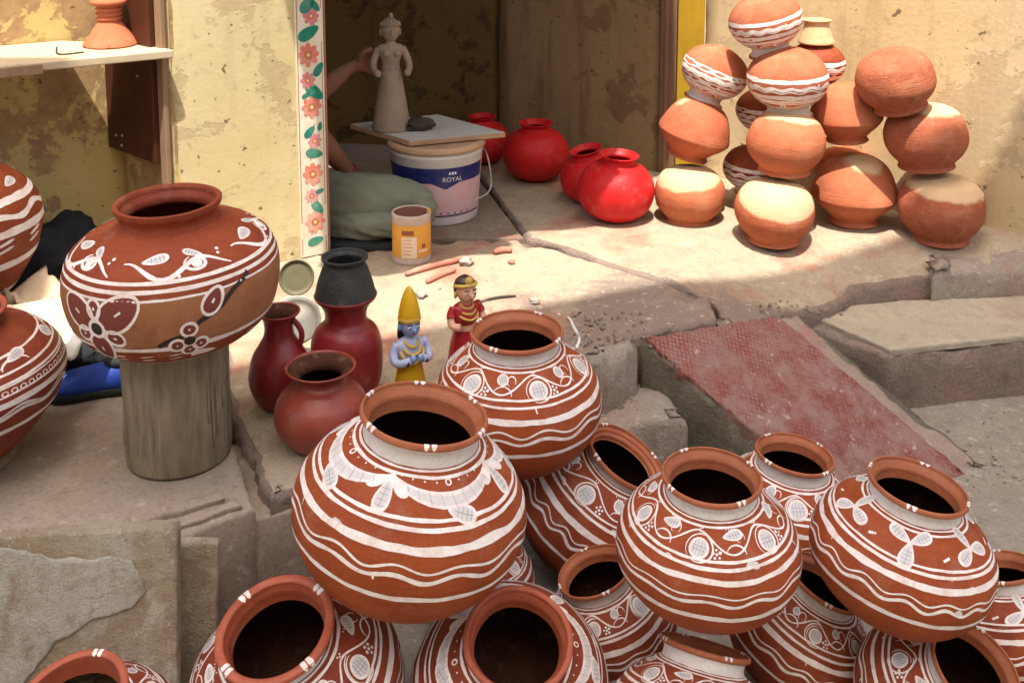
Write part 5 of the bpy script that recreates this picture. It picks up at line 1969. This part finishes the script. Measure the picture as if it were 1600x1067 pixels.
def figurine_woman(base):
    o = empty('woman_figurine', base, (0, 0, .55), .86)
    tag(o, 'painted clay woman figurine in a crimson blouse behind the back pot', 'figurine')
    MB().lathe([(0, 0)] + catmull([(.054, 0), (.050, .03), (.042, .09), (.034, .125), (.032, .14)], 4), 32, wob=.05, seed=4).build('skirt', MAT['fig_red'], o)
    ellip_stack(catmull([(.135, .031, .026, 0, 0), (.150, .028, .023, 0, 0), (.158, .029, .024, 0, 0)], 3)).build('waist', MAT['fig_skin'], o)
    bl = ellip_stack(catmull([(.154, .030, .025, 0, 0), (.172, .038, .030, 0, -.003), (.192, .040, .026, 0, -.001), (.204, .034, .021, 0, 0), (.209, .020, .017, 0, 0)], 4)).build('blouse', MAT['fig_red'], o)
    he = ellip_stack(catmull([(.203, .016, .015, 0, -.002), (.216, .015, .015, 0, -.004), (.226, .022, .024, 0, -.008), (.240, .027, .029, 0, -.007), (.256, .027, .028, 0, -.003), (.270, .022, .023, 0, 0), (.279, .008, .008, 0, 0)], 4)).build('head', MAT['fig_skin'], o)
    MB().ball((0, -.037, .239), (.0045, .007, .0075), 10, 8).build('nose', MAT['fig_skin'], he)
    MB().ball((0, -.0335, .228), (.0055, .003, .0024), 10, 6).build('mouth', MAT['fig_lip'], he)
    for s in (-1, 1):
        MB().ball((s * .012, -.0315, .246), (.0055, .003, .0026), 10, 8).build('eye', MAT['eye_white'], he)
        MB().ball((s * .012, -.0345, .246), (.0026, .0018, .0026), 8, 6).build('pupil', MAT['ink'], he)
        MB().tube([(s * .005, -.0335, .254), (s * .012, -.0335, .2565), (s * .019, -.030, .254)], .0013, 6).build('eyebrow', MAT['ink'], he)
        MB().ball((s * .029, .002, .236), (.005, .005, .010), 10, 8).build('earring', MAT['fig_gold'], he)
        a = MB().tube(catmull([(s * .036, 0, .198), (s * .046, -.002, .178), (s * .047, -.016, .158), (s * .034, -.034, .158)], 4), .0105, 12).build('arm', MAT['fig_skin'], o)
        MB().tube(catmull([(s * .034, .0, .201), (s * .043, -.001, .186), (s * .0465, -.006, .176)], 4), .0128, 12).build('sleeve', MAT['fig_red'], a)
    hr = ellip_stack(catmull([(.226, .020, .012, 0, .018), (.245, .0285, .022, 0, .010), (.262, .029, .026, 0, .005), (.275, .024, .024, 0, .002), (.285, .010, .010, 0, .002)], 4)).build('hair', MAT['fig_hair'], o)
    pts = [(.030 * sin(w), .002 - .030 * cos(w), .262 + .004 * cos(w)) for w in [-1.5 + .25 * i for i in range(13)]]
    MB().tube(pts, .0055, 8).build('hair_band', MAT['fig_gold'], o)
    MB().ball((0, -.022, .277), (.012, .009, .013), 12, 8).build('hair_jewel', MAT['fig_gold'], o)
    for k in range(3):
        pts = [((.019 + .006 * k) * sin(w), -.004 - (.021 + .006 * k) * cos(w), .209 - .008 * k - (.008 + .006 * k) * cos(w)) for w in [-1.7 + .28 * i for i in range(13)]]
        MB().tube(pts, .0032, 8).build('necklace', MAT['fig_gold'], o)
    return o


g = G(727, 592)
figurine_woman((g.x, g.y + .02, 0))

# ------------------------------------------------------------------ shelf and things on it
s0, s1 = P(-120, 122, 2.72), P(272, 80, 3.03)
zsf = P(272, 78, 3.03).z
du = Vector((s1.x - s0.x, s1.y - s0.y)).normalized()
sfo = Vector((s1.x, s1.y))
sh_o = empty('shelf', (0, 0, 0))
tag(sh_o, 'pale wooden plank shelf crossing the alcove', 'shelf')
back = sideIn * .33
p4 = [sfo - du * 1.1, sfo, sfo + back * .33, sfo - du * .14 + back * 1.0, sfo - du * 1.1 + back]
m = MB()
n = len(p4)
m.add([(p.x, p.y, zsf - .022) for p in p4] + [(p.x, p.y, zsf) for p in p4],
      [tuple(range(n))[::-1], tuple(range(n, 2 * n))] + [(i, (i + 1) % n, n + (i + 1) % n, n + i) for i in range(n)])
m.build('plank', MAT['shelf'], sh_o, False, bevel=.003)
pp = sfo - du * .43 - Vector((du.y, -du.x)) * -.004
m = MB()
a, b2 = sfo - du * 1.1 + Vector((du.y, -du.x)) * .022, sfo - du * .335 + Vector((du.y, -du.x)) * .004
upright(m, a, b2, zsf - .030, zsf - .004, .02, Vector((-du.y, du.x))).build('front_batten', MAT['mid_wood'], sh_o, False, bevel=.002)

cv = P(172, 60, 3.10)
fr = empty('broken_jug', (cv.x, cv.y, zsf + .001), (0, 0, -.4), 1.0)
tag(fr, 'broken terracotta jug standing mouth down on the shelf', 'jug')
k_ = .072
sk = catmull([(1.0, 0), (1.02, .05), (.92, .22), (.70, .55), (.52, .82), (.42, .95), (.40, 1.02)], 5)
m = MB()
seg = 64
vs, fs = [], []
for i, (r, z) in enumerate(sk):
    for q in range(seg):
        a = 2 * pi * q / seg
        zz = z * k_
        if i < 6: zz += .006 * abs(noise.noise((cos(a) * 4, sin(a) * 4, 0))) * (1 - i / 6)
        vs.append((r * k_ * cos(a), r * k_ * sin(a), zz))
for i in range(len(sk) - 1):
    for q in range(seg):
        a = 2 * pi * (q + .5) / seg
        z = sk[i][1]
        if 3.45 < a < 4.15 and .28 < z < .85: continue
        q2 = (q + 1) % seg
        fs.append((i * seg + q, i * seg + q2, (i + 1) * seg + q2, (i + 1) * seg + q))
o = m.add(vs, fs).build('skirt', MAT['raw2'], fr)
so = o.modifiers.new('t', 'SOLIDIFY'); so.thickness = .006
MB().lathe([(r * k_, z * k_) for r, z in catmull([(.42, .98), (.50, 1.06), (.42, 1.14), (.50, 1.24), (.42, 1.32), (.50, 1.42), (.44, 1.50), (.46, 1.62)], 4)], 40).build('neck', MAT['raw2'], fr)
MB().lathe([(r * k_, z * k_) for r, z in [(0, 1.60), (.62, 1.60), (.68, 1.66), (.66, 1.76), (.5, 1.80), (0, 1.80)]], 40).build('foot', MAT['raw'], fr)
wv_ = [P(88, 60, 3.05), P(88, 72, 2.97), P(97, 78, 2.95), P(112, 77, 2.96), P(130, 72, 2.98)]
o = MB().tube(catmull([(p.x, p.y, zsf + .003) for p in wv_], 6), .0022, 6).build('wire_loop', MAT['ink'])
tag(o, 'thin dark wire curled on the shelf beside the broken jug', 'wire')

# ------------------------------------------------------------------ clutter
# two dishes behind the crimson vessels
def dish(name, c, r, tilt, mat, label, depth=.35):
    o = empty(name, c, tilt, r)
    tag(o, label, 'dish')
    MB().lathe(catmull([(0, 0), (.55, .02), (.86, depth * .45), (1.0, depth), (.97, depth + .03), (.90, depth - .02), (.78, depth * .42), (.5, .08), (0, .06)], 4), 48).build('bowl', MAT[mat], o)
    MB().lathe([(.96, depth - .02), (1.03, depth), (1.03, depth + .05), (.97, depth + .06)], 48).build('rim', MAT[mat], o)
    return o


dish('olive_dish', P(463, 433, 2.78), .043, (radians(70), 0, radians(12)), 'olive', 'small olive-brown round lid propped upright behind the jug', .18)
dish('white_bowl', P(462, 508, 2.66), .062, (radians(40), radians(8), radians(-10)), 'off_white', 'off-white bowl tilted behind the crimson jug', .4)

rb_ = random.Random(21)


def crumpled(name, c, size, mat, label, cat, seed, rot=0.0, amp=.35, fold=3.0):
    """soft heap of cloth"""
    m = MB()
    seg, ring = 44, 22
    vs, fs = [], []
    for i in range(ring + 1):
        ph = -pi / 2 + pi * i / ring
        for k in range(seg):
            a = 2 * pi * k / seg
            q = Vector((cos(ph) * cos(a), cos(ph) * sin(a), sin(ph)))
            s = 1 + amp * noise.noise(q * 1.3 + Vector((seed, 0, 0))) + .14 * abs(noise.noise(q * fold + Vector((0, seed, 0)))) * 2 - .1
            p = Vector((q.x * size[0], q.y * size[1], max(-.98 * size[2], q.z * size[2]))) * s
            p.z = max(p.z, -size[2])
            vs.append(p)
    for i in range(ring):
        for k in range(seg):
            k2 = (k + 1) % seg
            fs.append((i * seg + k, i * seg + k2, (i + 1) * seg + k2, (i + 1) * seg + k))
    o = m.add(vs, fs).build(name, MAT[mat])
    o.location = (c[0], c[1], c[2] + size[2])
    o.rotation_euler = (0, 0, rot)
    tag(o, label, cat)
    return o


g = G(95, 455)
crumpled('black_bag', (g.x, g.y, 0), (.16, .12, .105), 'bag', 'crumpled black cloth bag on the floor behind the pedestal pot', 'bag', 3, .4, .5, 4)
g = G(118, 560)
crumpled('dark_cloth', (g.x, g.y, 0), (.12, .09, .04), 'bag', 'dark crumpled cloth lying between the left jar and the shoe', 'cloth', 8, .2, .5, 4)
# buff card and white paper
g0 = P(58, 515, 2.52)
cd = MB()
N = 14
vs, fs = [], []
for i in range(N + 1):
    for j in range(N + 1):
        x, y = (i / N - .5), (j / N - .5)
        vs.append((x * .16, y * .15, .012 * sin(x * 5) + .01 * noise.noise((x * 4, y * 4, 0))))
for i in range(N):
    for j in range(N):
        fs.append((i * (N + 1) + j, (i + 1) * (N + 1) + j, (i + 1) * (N + 1) + j + 1, i * (N + 1) + j + 1))
o = cd.add(vs, fs).build('buff_card', MAT['paper']); o.location = g0; o.rotation_euler = (radians(38), radians(12), radians(35))
o.modifiers.new('t', 'SOLIDIFY').thickness = .004
tag(o, 'buff sheet of card propped between the two left jars', 'card')
g0 = P(62, 452, 2.72)
o = cd.build('buff_cloth', MAT['paper']); o.location = g0; o.rotation_euler = (radians(15), radians(25), radians(70)); o.scale = (.8, .7, 3)
o.modifiers.new('t', 'SOLIDIFY').thickness = .003
tag(o, 'curved tan scrap of card behind the left jar', 'card')
g0 = P(118, 520, 2.46)
o = cd.build('white_paper', MAT['news']); o.location = g0; o.rotation_euler = (radians(28), radians(-10), radians(-20)); o.scale = (.62, 1.1, 2.0)
o.modifiers.new('t', 'SOLIDIFY').thickness = .002
tag(o, 'folded white paper on the floor beside the pedestal pot', 'paper')


def shoe(c, rz, label, L=.23):
    o = empty('shoe', c, (0, 0, rz))
    tag(o, label, 'shoe', 'shoes on the platform')
    rows = []
    sole = MB(); up = MB()
    n = 20
    vs, fs = [], []
    prof = [(-.5, .030, .052), (-.42, .040, .066), (-.25, .040, .058), (-.05, .038, .050), (.12, .043, .044), (.3, .046, .036), (.42, .038, .028), (.5, .014, .018)]
    q = catmull(prof, 4)
    seg = 16
    for (x, w, h) in q:
        for k in range(seg):
            a = 2 * pi * k / seg
            vs.append((x * L, w * cos(a), .014 + max(0, sin(a)) * h + min(0, sin(a)) * .004))
    for i in range(len(q) - 1):
        for k in range(seg):
            k2 = (k + 1) % seg
            fs.append((i * seg + k, i * seg + k2, (i + 1) * seg + k2, (i + 1) * seg + k))
    fs += [tuple(range(seg))[::-1], tuple((len(q) - 1) * seg + k for k in range(seg))]
    up.add(vs, fs).build('upper', MAT['blue'], o)
    vs, fs = [], []
    for (x, w, h) in q:
        for (y, z) in ((-w * 1.08, 0), (w * 1.08, 0), (w * 1.1, .016), (-w * 1.1, .016)):
            vs.append((x * L * 1.03, y, z))
    for i in range(len(q) - 1):
        for k in range(4):
            k2 = (k + 1) % 4
            fs.append((i * 4 + k, i * 4 + k2, (i + 1) * 4 + k2, (i + 1) * 4 + k))
    fs += [(3, 2, 1, 0), tuple((len(q) - 1) * 4 + k for k in range(4))]
    sole.add(vs, fs).build('sole', MAT['shoe_dark'], o)
    MB().ball((-.25 * L, 0, .066), (.048, .030, .016), 18, 10).build('collar', MAT['shoe_dark'], o)
    MB().ball((.40 * L, 0, .028), (.030, .036, .018), 16, 10).build('toe_cap', MAT['news'], o)
    return o


g = G(150, 618)
shoe((g.x, g.y + .03, 0), radians(195), 'blue shoe with charcoal collar on the floor left of the log pedestal')
g = G(158, 560)
s2 = shoe((g.x + .01, g.y + .05, 0), radians(160), 'second blue shoe half hidden behind the front one')

# sticks, chips and pebbles on the sunlit floor
def stick(px0, px1, r, mat, label, cat='stick', bend=.01):
    a, b = G(*px0), G(*px1)
    pts = [a.lerp(b, t) + Vector((0, bend * sin(pi * t), r)) for t in (0, .2, .4, .6, .8, 1)]
    o = MB().tube(pts, [r * .7, r, r * 1.05, r * .95, r, r * .6], 10).build('clay_stick', MAT[mat])
    return tag(o, label, cat)


stick((634, 432), (722, 409), .0085, 'pinkstick', 'longer pink clay stick lying on the sunlit floor by the tin')
stick((667, 444), (712, 425), .008, 'pinkstick', 'shorter pink clay stick before the longer one')
stick((772, 398), (800, 395), .010, 'pinkstick', 'short pink stub on the floor at the edge of shade')
stick((748, 474), (806, 464), .004, 'wet_clay', 'thin dark twig on the sunlit floor behind the back pot', 'twig')


def pebble(px, py, r, mat, label, cat='stone', seed=0):
    g = G(px, py)
    o = MB().ball((0, 0, 0), (r, r * .8, r * .6), 16, 10, None, .7, seed).build('small_stone', MAT[mat])
    o.location = (g.x, g.y, r * .45)
    o.rotation_euler = (0, 0, seed)
    return tag(o, label, cat)


pebble(728, 413, .022, 'pebble', 'grey stone at the end of the pink sticks', seed=1)
pebble(658, 463, .017, 'pebble', 'small stone between the two figurines', seed=2)
pebble(836, 474, .014, 'pebble', 'small stone behind the mouth of the back pot', seed=3)
pebble(687, 452, .006, 'pebble', 'tiny chip left of the woman figurine', 'chip', seed=4)
pebble(800, 412, .012, 'pinkstick', 'small pink chip at the edge of the shade', 'chip', seed=5)

pts = [P(878, 494, 2.42), P(893, 500, 2.38), P(896, 512, 2.33), P(905, 530, 2.28), P(901, 545, 2.22)]
pts = [G(872, 492), G(888, 497)] + pts[2:]
o = MB().tube(catmull([tuple(p + Vector((0, 0, .003))) for p in pts], 6), .003, 6).build('loose_string', MAT['cord'])
tag(o, 'white string trailing off the platform beside the back pot', 'string')

# leaning slabs at lower left
def leaning(name, tl, tr_, drop, th, mat, label, lean, seed):
    """stone sheet standing on the lane; tl, tr_ = top corners"""
    L = (tr_ - tl).length
    o = rough_slab(name, [Vector(p) for p in ((0, 0), (L, 0), (L, drop), (0, drop))], -th, 0.0, mat, None, step=.02, jit=.002, rnd=.004, grid=.03, ztop=.003, seed=seed, chip=.005)
    u = (tr_ - tl).normalized()
    back = Vector((-u.y, u.x, 0)).normalized()
    up = (Vector((0, 0, 1)) * cos(lean) + back * sin(lean)).normalized()
    nrm = u.cross(up)
    Mx = Matrix((u, up, nrm)).transposed().to_4x4()
    Mx.translation = tl - up * drop
    o.matrix_world = Mx
    tag(o, label, 'slab')
    return o


leaning('stone_slab', P(-130, 846, 1.80), P(274, 826, 1.84), .43, .032, MAT['slab'], 'mottled grey stone slab with a broken scar leaning at the lower left', radians(9), 21)
SL = [o for o in bpy.data.objects if o.name == 'stone_slab'][0]
arc = [(.30, .16), (.36, .20), (.43, .225), (.50, .215), (.545, .17), (.60, .15)]
arc2 = [(.01, .42), (.01, .17), (.12, .14), (.20, .15), (.245, .20), (.30, .255), (.38, .285), (.47, .30), (.50, .33), (.47, .385), (.30, .395), (.15, .425)]
arc2 = [(x * .72, y) for x, y in arc2]
rough_slab('flaked_layer', [Vector(p) for p in arc2], -.001, .006, MAT['slab_pale'], SL, step=.012, jit=.008, rnd=.003, grid=.02, ztop=.002, seed=41)
arc3 = [(x * .70, y - .02) for x, y in [(.25, .14), (.33, .20), (.42, .228), (.50, .225), (.56, .19), (.585, .15), (.575, .145), (.55, .18), (.50, .211), (.42, .214), (.335, .186), (.26, .13)]]
rough_slab('raised_scar', [Vector(p) for p in arc3], -.001, .007, MAT['slab'], SL, step=.01, jit=.003, rnd=.003, grid=.02, ztop=.001, seed=42)
leaning('thin_stone', P(262, 846, 1.93), P(330, 850, 1.93), .39, .018, MAT['slab'], 'narrow stone offcut standing behind the mottled slab', radians(6), 22)
# thin broken slips lying along the platform edge
for k, (a, b2, w, lb) in enumerate((((205, 826), (352, 782), .030, 'thin stone slip lying along the platform edge, rear one'), ((262, 832), (378, 792), .028, 'thin stone slip at the platform edge, front one'))):
    pa, pb = G(*a), G(*b2)
    u = (pb - pa).normalized(); nn = Vector((-u.y, u.x, 0))
    pl_ = [pa, pb, pb + nn * w, pa + nn * w]
    o = rough_slab('stone_slip', [Vector(p[:2]) for p in pl_], -.004 + .0, .010 - .003 * k, MAT['plat_left'], None, step=.02, jit=.005, rnd=.004, grid=.03, seed=25 + k, chip=.01)
    tag(o, lb, 'stone')

# loose rubble at the broken edges: uncountable grit
m = MB()
rg2 = random.Random(9)
for k in range(360):
    zone = rg2.random()
    if zone < .35: px, py, z = rg2.uniform(890, 1010), rg2.uniform(490, 560), -.002
    elif zone < .6: px, py, z = rg2.uniform(900, 1100), rg2.uniform(600, 700), STREET + .002
    elif zone < .8: px, py, z = rg2.uniform(1180, 1330), rg2.uniform(470, 500), -.05
    else: px, py, z = rg2.uniform(1400, 1600), rg2.uniform(640, 760), STREET + .002
    g = G(px, py, z)
    if zone < .35: g.z = .004 if g.y > 2.62 else -.14
    r = rg2.uniform(.0012, .0045) * (1 if rg2.random() < .85 else 1.7)
    m.ball(g + Vector((0, 0, r * .3)), (r, r * rg2.uniform(.6, 1), r * .7), 7, 5, None, .6, k)
for k in range(260):
    g = G(rg2.uniform(560, 1330), rg2.uniform(385, 500), 0)
    g.z = plat_z(g.x, g.y) + .001
    r = rg2.uniform(.0008, .0028)
    m.ball(g, (r, r * rg2.uniform(.6, 1), r * .7), 6, 4, None, .6, k)
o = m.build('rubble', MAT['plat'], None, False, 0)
tag(o, 'loose grit and crumbs of concrete round the ramp', 'rubble', kind='stuff')
